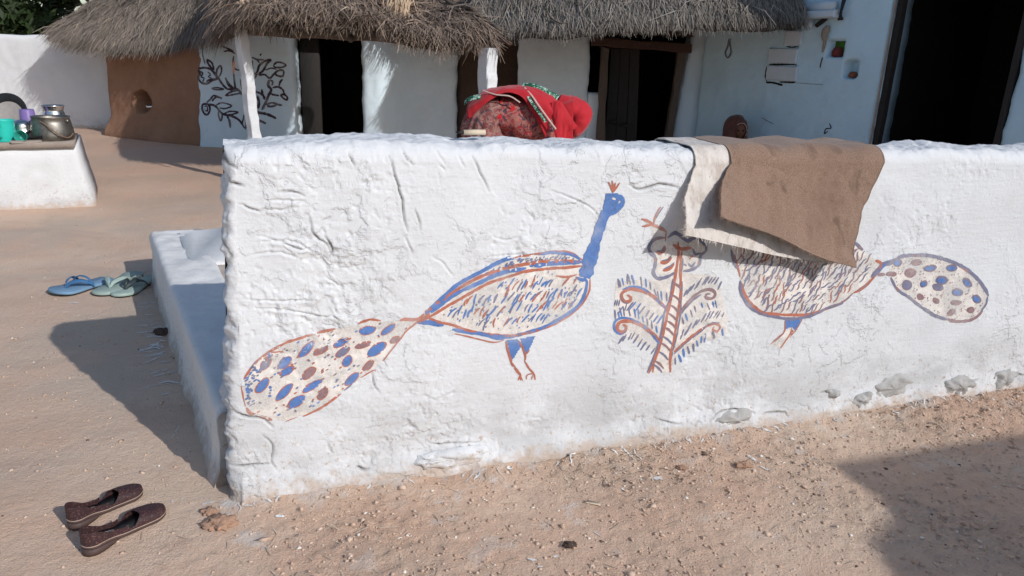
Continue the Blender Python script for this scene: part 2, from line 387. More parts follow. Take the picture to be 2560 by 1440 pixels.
M_SHOE = shoe_mat(); M_INSOLE = plain('dark_insole', (.035, .036, .034), .35, var=.3); M_RUBBER = plain('brown_rubber', (.085, .055, .05), .6)
M_WELT = plain('pale_welt', (.42, .31, .25), .7); M_FOIL = plain('silver_print', (.62, .62, .60), .35)
M_BLUEFOAM = plain('blue_foam', (.17, .29, .42), .6, var=.15); M_BLUESTRAP = plain('blue_strap', (.055, .16, .33), .4, var=.15)
M_GREENFOAM = plain('pale_green_foam', (.33, .42, .38), .6, var=.15); M_DKSTRAP = plain('dark_strap', (.035, .05, .055), .4)
M_TEAL = plain('worn_teal_foam', (.10, .20, .22), .6, var=.2); M_PALESTRAP = plain('pale_strap', (.42, .45, .40), .5); M_BLACKSOLE = plain('black_sole', (.03, .03, .03), .7)
def leaf_mat(name, a, b):
    t = NT(name); c = t.mix(t.attr('shade'), a, b); t.b.inputs['Specular IOR Level'].default_value = .35
    return t.fin(c, .6)
M_LEAF = leaf_mat('dark_leaves', (.016, .030, .010), (.055, .085, .028)); M_BARK = plain('bark', (.09, .065, .045), .9, bump=.6)
# ------------------------------------------------------------------ front wall geometry (needed by the ground)
WA = on_z(570, 1250); WB = on_z(2560, 965); WDIR = (WB - WA)[:2]
FW0 = Surf(WA, WDIR)
def fpx(px, py): return FW0.px(px, py)
W_T, W_LEN = 0.30, 5.0
def wall_top(s): return 1.122 - .0125 * np.clip(np.asarray(s), 0, 4) + .012 * n2(np.asarray(s) * 1.7, np.asarray(s) * 0 + 5.2) + .008 * n2(np.asarray(s) * 6, np.asarray(s) * 0 + 1.2) + .016 * np.exp(-((np.asarray(s) - .40) / .22) ** 2)

def seg_dist(S, Z, pts):
    """distance to a polyline and the running position 0..1 on it"""
    D = np.full(S.shape, 9.0); Tt = np.zeros(S.shape); L = np.linalg.norm(np.diff(pts, axis=0), axis=1); cum = np.concatenate([[0], np.cumsum(L)])
    for i in range(len(pts) - 1):
        a, b = pts[i], pts[i + 1]; d = b - a; l2 = (d ** 2).sum() + 1e-12
        t = np.clip(((S - a[0]) * d[0] + (Z - a[1]) * d[1]) / l2, 0, 1); q = np.hypot(S - a[0] - t * d[0], Z - a[1] - t * d[1])
        m = q < D; D[m] = q[m]; Tt[m] = (cum[i] + t[m] * L[i]) / cum[-1]
    return D, Tt
# plaster cracks, as seen (photo pixels of their bends): (points, width mm, depth mm, lip mm)
_cr = [
 ([(973,390),(983,425),(990,455),(1003,500),(1008,540),(1016,575)], 5, 9, 3), ([(1036,520),(1045,550),(1050,575)], 4, 6, 2),
 ([(1002,372),(1012,392),(1032,412)], 4, 6, 3), ([(872,383),(878,400),(884,412)], 4, 7, 2), ([(862,340),(875,358),(885,370)], 3, 5, 2),
 ([(1083,370),(1100,392),(1112,412)], 3, 5, 3), ([(1145,378),(1150,398),(1163,420)], 3, 4, 2), ([(1180,385),(1200,430),(1225,480)], 4, 6, 2),
 ([(1098,413),(1112,425)], 4, 5, 2), ([(1012,590),(1020,610),(1030,640)], 3, 5, 2), ([(1476,372),(1492,383),(1500,397)], 4, 6, 2),
 ([(1575,462),(1600,475),(1650,462),(1700,470)], 7, 8, 4), ([(1380,478),(1420,492),(1470,515),(1500,540)], 4, 5, 3),
 ([(655,523),(700,525),(740,517)], 5, 5, 5), ([(665,503),(710,500),(765,504)], 5, 5, 4), ([(690,480),(730,478),(760,488)], 5, 6, 4),
 ([(655,605),(700,605),(750,622),(785,618)], 5, 5, 5), ([(640,590),(690,600),(740,605),(785,632)], 4, 4, 4), ([(600,510),(640,527),(660,525)], 5, 6, 4),
 ([(620,640),(690,630),(750,645)], 5, 4, 4), ([(770,530),(785,585),(815,607),(833,640)], 5, 6, 3), ([(812,590),(830,620),(822,640)], 6, 8, 3),
 ([(620,750),(700,752),(790,748)], 5, 5, 4), ([(640,772),(720,775),(800,790),(838,792),(845,815)], 5, 5, 4), ([(812,690),(845,712),(855,725)], 4, 5, 3),
 ([(575,1005),(590,1030),(615,1040),(655,1045),(680,1065)], 6, 9, 3), ([(657,1088),(680,1110),(682,1130),(678,1155),(690,1170)], 4, 8, 1),
 ([(570,1160),(592,1166),(650,1160),(680,1160)], 5, 8, 2), ([(575,1085),(590,1100),(595,1110)], 5, 8, 2), ([(890,1163),(905,1168),(920,1168)], 7, 10, 3),
 ([(1062,1100),(1075,1107),(1098,1113),(1112,1110),(1140,1108),(1200,1105)], 4, 6, 2), ([(928,925),(935,960),(950,980)], 4, 6, 2),
 ([(1640,1045),(1660,1052),(1700,1058)], 5, 8, 2), ([(1770,1050),(1800,1025),(1850,1020),(1880,1028)], 6, 9, 2), ([(1900,1030),(1950,1025),(1960,1035)], 6, 9, 2),
 ([(2050,980),(2080,978),(2100,985)], 8, 12, 2), ([(2510,938),(2530,933),(2560,938)], 8, 12, 2), ([(2410,960),(2440,945)], 6, 8, 2),
 ([(560,440),(575,455),(610,465)], 7, 9, 4), ([(548,385),(565,410),(590,420)], 9, 12, 4), ([(555,600),(580,640),(570,660)], 7, 8, 4),
 ([(1230,590),(1260,600),(1300,592)], 4, 4, 3), ([(1225,640),(1300,636),(1350,640)], 5, 5, 3), ([(1080,640),(1105,655),(1130,690)], 4, 4, 2),

]
CRACKS = []
for pts, w, d, l in _cr:
    P = catmull(np.array([fpx(*p) for p in pts]), 5); P = P + .003 * np.stack([f2(P[:, 0] * 60, P[:, 1] * 60, 2), f2(P[:, 0] * 60 + 9, P[:, 1] * 60, 2)], 1)
    CRACKS.append((P, max(w, 4.6) * 1e-3, d * 1e-3, l * 1e-3))
def front_relief(S, Z):
    S = np.asarray(S, float); Z = np.asarray(Z, float); sh = S.shape; S = np.atleast_1d(S).ravel(); Z = np.atleast_1d(Z).ravel()
    ro = np.clip(.22 + 1.0 * f2(S * 2.1 + 4, Z * 2.1, 3) + .45 * sst(.9, .1, S) + .3 * sst(.25, .02, Z) - .35 * sst(1.7, 2.6, S), .05, 1.25)
    h = .016 * f2(S * 1.25 + 3, Z * 1.25 + 8, 2) + .0045 * f2(S * 3.4, Z * 3.4 + 2, 2)
    t = f2(S * 5 + 1.3, Z * 6.0, 4, .55); h = h + ro * .0021 * (sst(.02, .05, t) + sst(.38, .41, t) + sst(-.45, -.41, t))
    t2 = f2(S * 11 + 40, Z * 9.0 + 3, 4, .6); h = h + ro * .0026 * sst(.34, .39, t2) - ro * .003 * sst(.50, .58, f2(S * 17 + 2, Z * 17, 3, .6)) - .004 * ro * sst(.55, .66, f2(S * 29, Z * 29 + 6, 2))
    r = 1 - np.abs(f2(S * 9 + 11, Z * 13 + 5, 3)); h = h + ro * .0008 * np.clip(r - .62, 0, 1) * 2
    h = h + ro * .0016 * f2(S * 6, Z * 34 + 2 * n2(S * 4, Z * 4), 1) * sst(-.1, .35, n2(S * 2.3 + 8, Z * 2.3))
    h = h + ro * .0006 * f2(S * 40, Z * 40, 1)
    for P, w, d, l in CRACKS:
        m = (S > P[:, 0].min() - .06) & (S < P[:, 0].max() + .06) & (Z > P[:, 1].min() - .06) & (Z < P[:, 1].max() + .06)
        if not m.any(): continue
        D, T = seg_dist(S[m], Z[m], P); env = np.sin(np.clip(T, .04, .96) * math.pi) ** .5
        h[m] += env * (.55 * l * np.exp(-((D - w) / (w * 1.8)) ** 2) - (d + l) * np.exp(-(D / (w * .55)) ** 2))
    h = h + .02 * sst(.10, 0, Z)                                              # the foot spreads a little
    return h.reshape(sh)
def front_crack_shade(S, Z):  # painted crack shade, strongest along the deep ones
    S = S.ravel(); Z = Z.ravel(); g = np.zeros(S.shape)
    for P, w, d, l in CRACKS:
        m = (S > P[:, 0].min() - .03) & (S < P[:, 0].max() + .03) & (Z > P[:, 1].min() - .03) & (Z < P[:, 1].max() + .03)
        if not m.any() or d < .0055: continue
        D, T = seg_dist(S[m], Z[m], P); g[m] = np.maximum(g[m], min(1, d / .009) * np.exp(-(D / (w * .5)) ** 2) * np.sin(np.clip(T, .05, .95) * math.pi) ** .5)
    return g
FW = Surf(WA, WDIR, front_relief)

# ------------------------------------------------------------------ ground
def wall_dist(x, y): return (np.asarray(x) - WA[0]) * FW.n[0] + (np.asarray(y) - WA[1]) * FW.n[1]
def rough_mask(x, y):
    d = wall_dist(x, y); s = (np.asarray(x) - WA[0]) * FW.w[0] + (np.asarray(y) - WA[1]) * FW.w[1]
    return np.clip(sst(-.25, .25, s + .25 * n2(x * 3, y * 3)) * sst(-.02, .04, d) * (.55 + .6 * sst(.45, .05, d)) * (.65 + .7 * n2(x * 1.6 + 3, y * 1.6)), 0, 1)
def ground_h(x, y):
    x = np.asarray(x, float); y = np.asarray(y, float); r = rough_mask(x, y); far = sst(9, 5, np.hypot(x, y))
    h = .018 * f2(x * .7, y * .7, 3) + .004 * f2(x * 5, y * 5, 3) * (.4 + r)
    c = f2(x * 16, y * 16, 3, .6); h = h + r * (.009 * sst(.05, .35, c) + .0075 * f2(x * 34 + 5, y * 34, 3, .65) + .009 * sst(.25, .5, f2(x * 26 + 8, y * 26, 2)))
    h = h + (1 - r) * .0012 * f2(x * 22, y * 22, 3) * far
    d = wall_dist(x, y); s = (x - WA[0]) * FW.w[0] + (y - WA[1]) * FW.w[1]
    h = h + .025 * np.exp(-np.clip(d, 0, 9) / .10) * (d > -.4) * sst(-.1, .3, s) * (.7 + .9 * n2(s * 5, s * 0))
    return h - .012
def lime_at(x, y):
    d = wall_dist(x, y); s = (x - WA[0]) * FW.w[0] + (y - WA[1]) * FW.w[1]
    n = f2(s * 9 + 3, d * 5, 4, .65); a = sst(.12, .40, n + .55 * np.exp(-np.abs(d) / .05) - .25) * np.exp(-np.clip(d, 0, 9) / .09) * (d > -.05) * (s > -.02)
    q = f2(x * 7 + 31, y * 7, 3, .6); return np.clip(a * .8 + .5 * sst(.52, .7, q) * np.exp(-np.abs(d - .25) / .3) * (s > 0), 0, .9)
def axis(lo, hi, f0, f1, st, grow):
    a = list(np.arange(f0, f1, st)); d = st; x = a[-1]
    while x < hi: d *= grow; x += d; a.append(x)
    d = st; x = f0; b = []
    while x > lo: d *= grow; x -= d; b.append(x)
    return np.array(b[::-1] + a)
gx = axis(-60, 60, -2.6, 2.4, .0125, 1.035); gy = axis(-25, 120, 1.45, 3.9, .0125, 1.03)
GX, GY = np.meshgrid(gx, gy, indexing='ij'); GZ = ground_h(GX, GY)
ground = mesh('ground', np.stack([GX, GY, GZ], -1), grid_faces(len(gx), len(gy)), M_GROUND,
              attrs={'rough': rough_mask(GX, GY), 'lime': lime_at(GX, GY)}, kind='structure')

# ------------------------------------------------------------------ the long whitewashed wall
wall = thing('courtyard_wall', 'long rough whitewashed wall painted with two peacocks and a plant', 'wall', (0, 0, 0))
def build_front_wall():
    # plan: from the middle of the end face, round the corner, along the front (and mirrored for the back)
    r = .045; st = .004
    pl = [(0.0, W_T / 2 - t) for t in np.linspace(0, W_T / 2 - r, 22)]
    pl += [(r - r * math.cos(a), r - r * math.sin(a)) for a in np.linspace(0, math.pi / 2, 14)[1:]]
    ss = np.concatenate([np.arange(r + st, 3.55, st), np.arange(3.58, W_LEN, .04)])
    pl = np.array(pl + [(s, 0.0) for s in ss]); na = len(pl)
    # profile: foot -> front face -> rounded edge -> top -> back edge -> foot ; q = share of the thickness, h = height below top
    rt = .05; zs = np.linspace(-.06, 1, 290)
    S = np.repeat(pl[:, 0][:, None], 1, 1); top = wall_top(pl[:, 0])
    cols = []; half = W_T / 2
    yF = pl[:, 1]; yB = W_T - pl[:, 1]
    def add(y, z, kind): cols.append((y, z, np.full(na, kind)))
    for t in zs: add(yF, -.06 + (top - rt + .06) * (t + .06) / 1.06, 0.0)
    for a in np.linspace(0, math.pi / 2, 13)[1:]:
        c = np.minimum(1, (yB - yF) / (2 * rt)); add(yF + rt * c * (1 - math.cos(a)), top - rt + rt * math.sin(a), a / (math.pi / 2))
    for t in np.linspace(0, 1, 34)[1:-1]:
        c = rt * np.minimum(1, (yB - yF) / (2 * rt)); add(yF + c + (yB - yF - 2 * c) * t, top + 0 * yF, 1.0)
    for a in np.linspace(math.pi / 2, 0, 9):
        c = np.minimum(1, (yB - yF) / (2 * rt)); add(yB - rt * c * (1 - math.cos(a)), top - rt + rt * math.sin(a), 1 + (1 - a / (math.pi / 2)))
    for t in np.linspace(1, -.06, 24): add(yB, -.06 + (top - rt + .06) * (t + .06) / 1.06, 2.0)
    Y = np.stack([c[0] for c in cols], 1); Z = np.stack([c[1] for c in cols], 1); K = np.stack([c[2] for c in cols], 1)
    S = np.repeat(pl[:, 0][:, None], Y.shape[1], 1)
    lean = .065 * np.clip(Z / 1.13, 0, 1) * np.exp(-S / .25); S = S + lean
    base = FW.p0 + S[..., None] * FW.w - Y[..., None] * FW.n + Z[..., None] * np.array([0, 0, 1.0])
    hf = front_relief(S, Z); h3 = .012 * f3(base * 2.3, 2) + .006 * f3(base * 9, 3, .6) + .0035 * f3(base * 34, 2)
    endw = np.clip(1 - pl[:, 0] / r, 0, 1)[:, None]; endw = np.sqrt(endw) * (K < .999) + 0 * K      # 1 on the end face
    fw_ = np.clip(1 - K, 0, 1)                                                  # 1 on the front face
    fr = hf * fw_ * (1 - endw)
    P = base + (fr + h3 * np.clip(K, 0, 2) * (K > 1) * .8)[..., None] * FW.n * np.where(K > 1, -1, 1)[..., None]
    P = P - (endw * (h3 * 1.6 + .012 * f3(base * np.array([7, 7, 22]), 3)) * (K <= 2))[..., None] * FW.w
    tw = np.sin(np.clip(K, 0, 2) * math.pi / 2); P[..., 2] += tw * (h3 * .9 + .004 * f3(base * 18, 3))
    # grid seam at the middle of the end face closes by itself: front and back halves share it
    nv = Y.shape[1]; fc = grid_faces(na, nv)
    g = front_crack_shade(S, Z).reshape(S.shape) * (K < .3)
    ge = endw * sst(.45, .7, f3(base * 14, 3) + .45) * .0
    me = mesh('plaster', P, fc[:, ::-1].copy(), M_WALL, wall, attrs={'crack_shade': np.clip(g + ge, 0, 1)})
    return me
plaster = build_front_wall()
# bare stones showing through the plaster at the foot
for (px, py, w, h, rot) in [(2235, 972, .125, .062, .15), (2155, 1000, .06, .035, .3), (2392, 962, .10, .05, -.1), (2505, 950, .075, .055, .2), (2080, 985, .035, .028, 0), (1132, 1140, .14, .035, .0), (1830, 1040, .09, .035, .1)]:
    s, z = fpx(px, py); nr, na = 12, 40; V = []
    for t in np.linspace(0, 1, nr):
        an = np.arange(na) * 2 * math.pi / na; rr = math.sqrt(max(.0004, 1 - t ** 1.7)) * (1 + .22 * f2(np.cos(an) * 1.5 + px, np.sin(an) * 1.5, 3))
        a, b = rr * w * np.cos(an), rr * h * np.sin(an); a, b = a * math.cos(rot) - b * math.sin(rot), a * math.sin(rot) + b * math.cos(rot)
        off = front_relief(np.full(na, s), np.full(na, max(z, .0))) - .012 + t * .028 + .012 * f2((s + a) * 30, (z + b) * 30, 4, .6)
        V.append(FW.p0 + (s + a)[:, None] * FW.w + off[:, None] * FW.n + (z + b)[:, None] * np.array([0, 0, 1.]))
    MB().rings(V, 0, False, True).build('stone', M_LIMESTONE if px != 1132 else M_WALL, wall)

# ------------------------------------------------------------------ low ledge and mud platform behind the wall end
led_a = on_z(548, 1190)[:2]; led_b = on_z(385, 690)[:2]
lf = Surf(led_b, led_a - led_b)                        # front normal points to the left-front
def ledge():
    L = float(np.hypot(*(led_a - led_b))) ; W = .27
    ns, prof = 170, []
    ss = np.linspace(-.03, L + .05, ns); zt = .275
    for t in np.linspace(0, 1, 26): prof.append((0.012 * (1 - t), -.05 + t * (zt - .03 + .05), 0))
    for a in np.linspace(0, math.pi / 2, 6)[1:]: prof.append((-.03 * (1 - math.cos(a)), zt - .03 + .03 * math.sin(a), 1))
    for t in np.linspace(0, 1, 22)[1:]: prof.append((-.03 - t * (W - .06), zt, 1))
    for a in np.linspace(0, math.pi / 2, 5)[1:]: prof.append((-(W - .03) - .03 * math.sin(a), zt - .03 + .03 * math.cos(a), 1))
    prof.append((-W, -.05, 1)); pr = np.array(prof)
    e = np.clip(np.minimum(ss - ss[0], ss[-1] - ss) / .05, 0, 1); e = np.sqrt(1 - (1 - e) ** 2) * .07 + .93
    S = np.repeat(ss[:, None], len(pr), 1); N = np.repeat(pr[:, 0][None], ns, 0); Z = pr[:, 1][None] * np.where(pr[:, 1][None] > 0, e[:, None], 1)
    N = -W / 2 + (N + W / 2) * (e[:, None] ** .5)
    P = lf.p0 + S[..., None] * lf.w + N[..., None] * lf.n + Z[..., None] * np.array([0, 0, 1.])
    h = .012 * f3(P * 3, 3) + .004 * f3(P * 11 + 4, 4); side = (pr[:, 2] == 0)[None] * 1.0
    # flaring, dripping foot of the plaster
    P = P + (h * side + side * sst(.05, -.02, Z) * (.015 + .012 * f2(S * 9, S * 0 + 2, 3)))[..., None] * lf.n; P[..., 2] += h * (1 - side)
    o = mesh('plaster_ledge', P, [tuple(f) for f in grid_faces(ns, len(pr))] + [tuple(range(len(pr)))[::-1], tuple((ns - 1) * len(pr) + j for j in range(len(pr)))], M_LEDGE)
    R = []
    for z, i in ((-.05, 0), (.25, 0), (.268, .012), (.277, .035)):
        q = np.array([(.0 + i, -.15), (.80 - i, -.15), (.84 - i, -.26), (.80 - i, -.42 + i), (.55, -.45 + i), (.10, -.50 + i), (.02 + i, -.42)]); R.append(np.array([lf.p0 + a * lf.w + b * lf.n + [0, 0, z + .006 * rng.normal()] for a, b in catmull(np.vstack([q, q[:1]]), 5)[:-1]]))
    MB().rings(R).build('end_block', M_LEDGE, o)
    return o
tag(ledge(), 'low whitewashed plaster ledge running back from the wall end', 'ledge')
def platform():
    a = lf.p0[:2] - lf.n[:2] * .20; e = lf.w[:2]; n = -lf.n[:2]
    nu, nv = 60, 60; U, Vv = np.meshgrid(np.linspace(.74, 2.2, nu), np.linspace(0, 1.3, nv), indexing='ij')
    X = a[0] + U * e[0] + Vv * n[0]; Y = a[1] + U * e[1] + Vv * n[1]
    keep = FW.p0
    Z = .258 + .006 * f2(X * 4, Y * 4, 3) - .02 * sst(.08, 0, U - .74); P = np.stack([X, Y, Z], -1); V = P.reshape(-1, 3)
    loop = [i * nv for i in range(nu)] + [(nu - 1) * nv + j for j in range(1, nv)] + [i * nv + nv - 1 for i in range(nu - 2, -1, -1)] + [j for j in range(nv - 2, 0, -1)]
    B = V[loop].copy(); B[:, 2] = -.05; o = len(V); Lp = len(loop)
    fs = [tuple(f) for f in grid_faces(nu, nv)] + [(loop[i], o + i, o + (i + 1) % Lp, loop[(i + 1) % Lp]) for i in range(Lp)]
    return mesh('mud_platform', np.vstack([V, B]), fs, plain('pale_mud', (.50, .43, .37), .95, var=.15, scale=8, bump=.5))
tag(platform(), 'low pale mud platform between the ledge and the painted wall', 'platform')
# ------------------------------------------------------------------ hand painted figures, laid on the plaster as thin paint
class Paint:
    def __init__(q, sf, conv, mats): q.sf = sf; q.c = conv; q.mats = mats; q.V = []; q.F = []; q.M = []; q.n = 0
    def _add(q, sz, faces, m, off):
        q.V.append(q.sf.pt(sz[:, 0], sz[:, 1], off)); q.F.append(np.asarray(faces) + q.n); q.M += [m] * len(faces); q.n += len(sz)
    def p(q, pts): return np.array([q.c(*a) for a in pts])
    def stroke(q, pts, w, m, off=.0016, taper=.35, smooth=True, across=1, raw=False):
        """brush stroke through picture points, w in metres (or one per point)"""
        P = np.asarray(pts, float) if raw else q.p(pts)
        W = np.broadcast_to(np.asarray(w, float), (len(P),)); A = np.column_stack([P, W])
        if smooth and len(A) > 2: A = catmull(A, 8)
        L = np.concatenate([[0], np.cumsum(np.linalg.norm(np.diff(A[:, :2], axis=0), axis=1))])
        n = max(3, int(L[-1] / .006) + 1); t = np.linspace(0, L[-1], n); A = np.stack([np.interp(t, L, A[:, k]) for k in range(3)], 1)
        T = np.gradient(A[:, :2], axis=0); T /= np.linalg.norm(T, axis=1)[:, None] + 1e-9; N = np.stack([-T[:, 1], T[:, 0]], 1)
        ph = rng.uniform(0, 99); wob = 1 + .28 * f2(t * 45 + ph, t * 0 + ph, 2); e = np.minimum(t, L[-1] - t) / max(1e-6, min(L[-1] * .3, .03))
        hw = A[:, 2] / 2 * wob * (taper + (1 - taper) * np.sqrt(np.clip(e, 0, 1)))
        k = across + 1; off_ = np.linspace(-1, 1, k); jj = .0012 * f2(t * 30 + ph, t * 0 + 3.1, 2)
        V = (A[:, None, :2] + (off_[None, :, None] * hw[:, None, None] + jj[:, None, None]) * N[:, None, :]).reshape(-1, 2)
        q._add(V, grid_faces(n, k), m, off)
    def blob(q, c, a, b, ang, m, off=.0012, raw=False, lump=.12):
        c = np.asarray(c, float) if raw else q.c(*c); n = 16; an = np.arange(n) * 2 * math.pi / n; ph = rng.uniform(0, 50)
        rr = 1 + lump * n2(np.cos(an) * 1.3 + ph, np.sin(an) * 1.3); V = [c]; fs = []
        for k, s in enumerate((.5, 1.0)):
            x, y = a * s * rr * np.cos(an), b * s * rr * np.sin(an)
            V += list(np.stack([c[0] + x * math.cos(ang) - y * math.sin(ang), c[1] + x * math.sin(ang) + y * math.cos(ang)], 1))
        for j in range(n):
            fs.append((0, 1 + j, 1 + (j + 1) % n, 0)); fs.append((1 + j, 1 + n + j, 1 + n + (j + 1) % n, 1 + (j + 1) % n))
        V = np.array(V); fs = np.array(fs)
        q._add(V, fs[1::2], m, off); q._tri(V, fs[0::2][:, :3], m, off)
    def _tri(q, V, f, m, off):
        q.V.append(q.sf.pt(V[:, 0], V[:, 1], off)); q.F.append(np.column_stack([f, f[:, :1]])[:, :4] + q.n); q.M += [m] * len(f); q.n += len(V)
    def fill(q, poly, m, off=.0008, cell=.006, raw=False):
        P = np.asarray(poly, float) if raw else q.p(poly); lo, hi = P.min(0), P.max(0)
        a = np.arange(lo[0], hi[0] + cell, cell); b = np.arange(lo[1], hi[1] + cell, cell); A, B = np.meshgrid(a, b, indexing='ij')
        nv = len(b); fs = grid_faces(len(a), nv); V = np.stack([A.ravel(), B.ravel()], 1)
        q._add(V, fs[inside(V[fs].mean(1), P)], m, off)
    def build(q, name, parent):
        V = np.vstack(q.V); fs = [tuple(dict.fromkeys(map(int, f))) for g in q.F for f in g]
        used = np.unique(np.concatenate([np.array(f) for f in fs])); mp = np.full(len(V), -1); mp[used] = np.arange(len(used))
        return mesh(name, V[used], [tuple(mp[list(f)]) for f in fs], q.mats, parent, True, mi=q.M)
def inside(pts, P):
    x, y = pts[:, 0], pts[:, 1]; r = np.zeros(len(pts), bool); j = len(P) - 1
    for i in range(len(P)):
        c = ((P[i, 1] > y) != (P[j, 1] > y)) & (x < (P[j, 0] - P[i, 0]) * (y - P[i, 1]) / (P[j, 1] - P[i, 1] + 1e-12) + P[i, 0]); r ^= c; j = i
    return r
PM = [P_PEACH, P_BLUE, P_RED, P_GREY, P_BROWN]; PEACH, BLUE, RED, GREY, BROWN = range(5)
def crop(x0, y0, k): return lambda x, y: fpx(x0 + x / k, y0 + y / k)
cA = crop(980, 420, 2.572); cT = crop(540, 600, 2.769); cP = crop(1480, 500, 3.131); cB = crop(1800, 560, 3.5556)
def dashes(pt, poly, rows, ang, ln, w, cols, step=.022, off=.0016, bend=.25):
    """rows of short slanting brush marks inside a polygon"""
    lo, hi = poly.min(0), poly.max(0); k = 0
    for z in np.arange(lo[1], hi[1], rows):
        for s in np.arange(lo[0], hi[0], step):
            c = np.array([s + rng.normal() * .003, z + rng.normal() * .006]); k += 1
            if rng.random() < .1 or not inside(np.array([c, c + .4 * ln * np.array([math.cos(ang), math.sin(ang)]), c - .4 * ln * np.array([math.cos(ang), math.sin(ang)])]), poly).all(): continue
            a = ang + rng.normal() * .16; l = ln * rng.uniform(.7, 1.2) / 2; d = np.array([math.cos(a), math.sin(a)]); e = np.array([-d[1], d[0]]) * bend * l * rng.uniform(-.3, 1)
            pt.stroke([c - d * l, c + e, c + d * l], w * rng.uniform(.75, 1.2), cols[rng.integers(len(cols))], off, .45, True, raw=True)
def dots(pt, poly, n, r, cols, off=.0016, ang=.6, avoid=()):
    lo, hi = poly.min(0), poly.max(0)
    for _ in range(n):
        c = lo + rng.random(2) * (hi - lo)
        if not inside(c[None], poly)[0] or any(abs(np.hypot(*(c - a))) < b for a, b in avoid): continue
        d = np.array([math.cos(ang), math.sin(ang)]) * r * rng.uniform(.8, 1.6)
        pt.stroke([c - d, c + d], r * 1.7 * rng.uniform(.7, 1.2), cols[rng.integers(len(cols))], off, .6, False, raw=True)

# --- the peacock on the left
q = Paint(FW, cA, PM)
body = [(215,940),(300,860),(420,760),(560,690),(730,590),(900,550),(1060,540),(1180,560),(1230,600),(1250,690),(1275,720),(1262,800),(1215,880),(1120,965),(980,1040),(820,1085),(690,1105),(560,1070),(400,1020),(300,985)]
q.fill(body, PEACH)
B_ = q.p(body)
for pts, m, w in [
 ([(215,935),(300,850),(420,745),(560,670),(740,580),(880,570)], BLUE, .014), ([(225,915),(330,835),(430,770),(560,700),(700,650),(850,615),(1000,597),(1100,600),(1215,602)], RED, .012),
 ([(245,925),(400,810),(560,735),(700,672),(860,640)], BLUE, .014), ([(880,628),(1000,615),(1100,610),(1225,606)], BLUE, .015), ([(235,955),(360,880),(480,812),(620,738),(760,690),(860,660),(1000,645),(1110,640),(1225,632)], RED, .010),
 ([(930,550),(1060,543),(1160,560),(1215,590)], BLUE, .011), ([(770,575),(900,552),(1050,535),(1150,545),(1240,600)], RED, .006), ([(1050,690),(1120,700),(1190,685)], RED, .008),
 ([(1240,710),(1255,740),(1235,820),(1190,890),(1100,955),(990,1015),(870,1055),(770,1080),(690,1083),(590,1065)], BLUE, .013), ([(1275,715),(1268,790),(1225,870),(1150,940),(1050,1000),(930,1045),(800,1075)], RED, .007),
 ([(215,955),(300,985),(400,1010),(500,1045),(620,1065),(760,1075),(850,1060),(1000,1020)], RED, .009), ([(165,990),(240,992),(330,1008)], BLUE, .015), ([(385,1033),(470,1050),(570,1065),(690,1095),(730,1085)], BLUE, .013),
 ([(400,1060),(520,1090),(650,1118),(720,1105)], RED, .005), ([(1215,600),(1245,640),(1200,690)], RED, .008), ([(215,910),(225,945),(165,985)], RED, .016), ([(1180,700),(1230,720),(1250,700)], BLUE, .012)]:
    q.stroke(pts, w, m)
inner = q.p([(300,925),(430,840),(600,765),(780,700),(1010,665),(1190,690),(1235,740),(1205,850),(1100,935),(960,1000),(800,1045),(640,1045),(480,1010),(350,960)])
up = q.p([(560,700),(740,600),(900,575),(1060,560),(1190,585),(1180,598),(1000,588),(840,605),(680,650)])
dots(q, up, 420, .0035, [BLUE, GREY, GREY], ang=.9)
dashes(q, inner, .041, math.radians(58), .038, .0066, [BLUE, RED, GREY, RED, BLUE], .0145)
dots(q, inner, 150, .003, [GREY, BLUE], ang=1.0)
# neck, head, crest, legs
q.stroke([(1240,705),(1265,630),(1300,520),(1335,420),(1365,330),(1385,290)], [.050, .054, .046, .038, .037, .040], BLUE, .0022, .95, True, 5)
q.stroke([(1395,300),(1415,235),(1420,165)], [.040, .054, .046], BLUE, .0022, .9, True, 5); q.stroke([(1430,170),(1492,212),(1450,275),(1400,300)], [.012, .018, .022, .012], BLUE, .0023, .6, True, 3)
q.blob((1432,200), .004, .008, 1.2, PEACH, .003)
for e in [(1398,90),(1420,82),(1442,95),(1470,95)]: q.stroke([(1425,160), ((1425 + e[0]) / 2 + 3, 125), e], .006, RED, .0022)
q.fill([(735,1105),(800,1095),(835,1130),(770,1240)], BLUE, .0012, .004); q.fill([(820,1095),(920,1075),(885,1150),(855,1195)], BLUE, .0012, .004)
for pts, w in [([(730,1110),(745,1180),(765,1245),(775,1275)], .008), ([(810,1105),(835,1150),(855,1205),(850,1240)], .008), ([(880,1165),(860,1195)], .007), ([(770,1250),(800,1300),(825,1330),(825,1365)], .008), ([(825,1330),(810,1365)], .005), ([(825,1335),(840,1368)], .004), ([(850,1240),(880,1285),(912,1325),(920,1362)], .008), ([(905,1320),(870,1330),(862,1360)], .006), ([(905,1325),(895,1360)], .005), ([(790,1280),(820,1310)], .004)]:
    q.stroke(pts, w, RED)
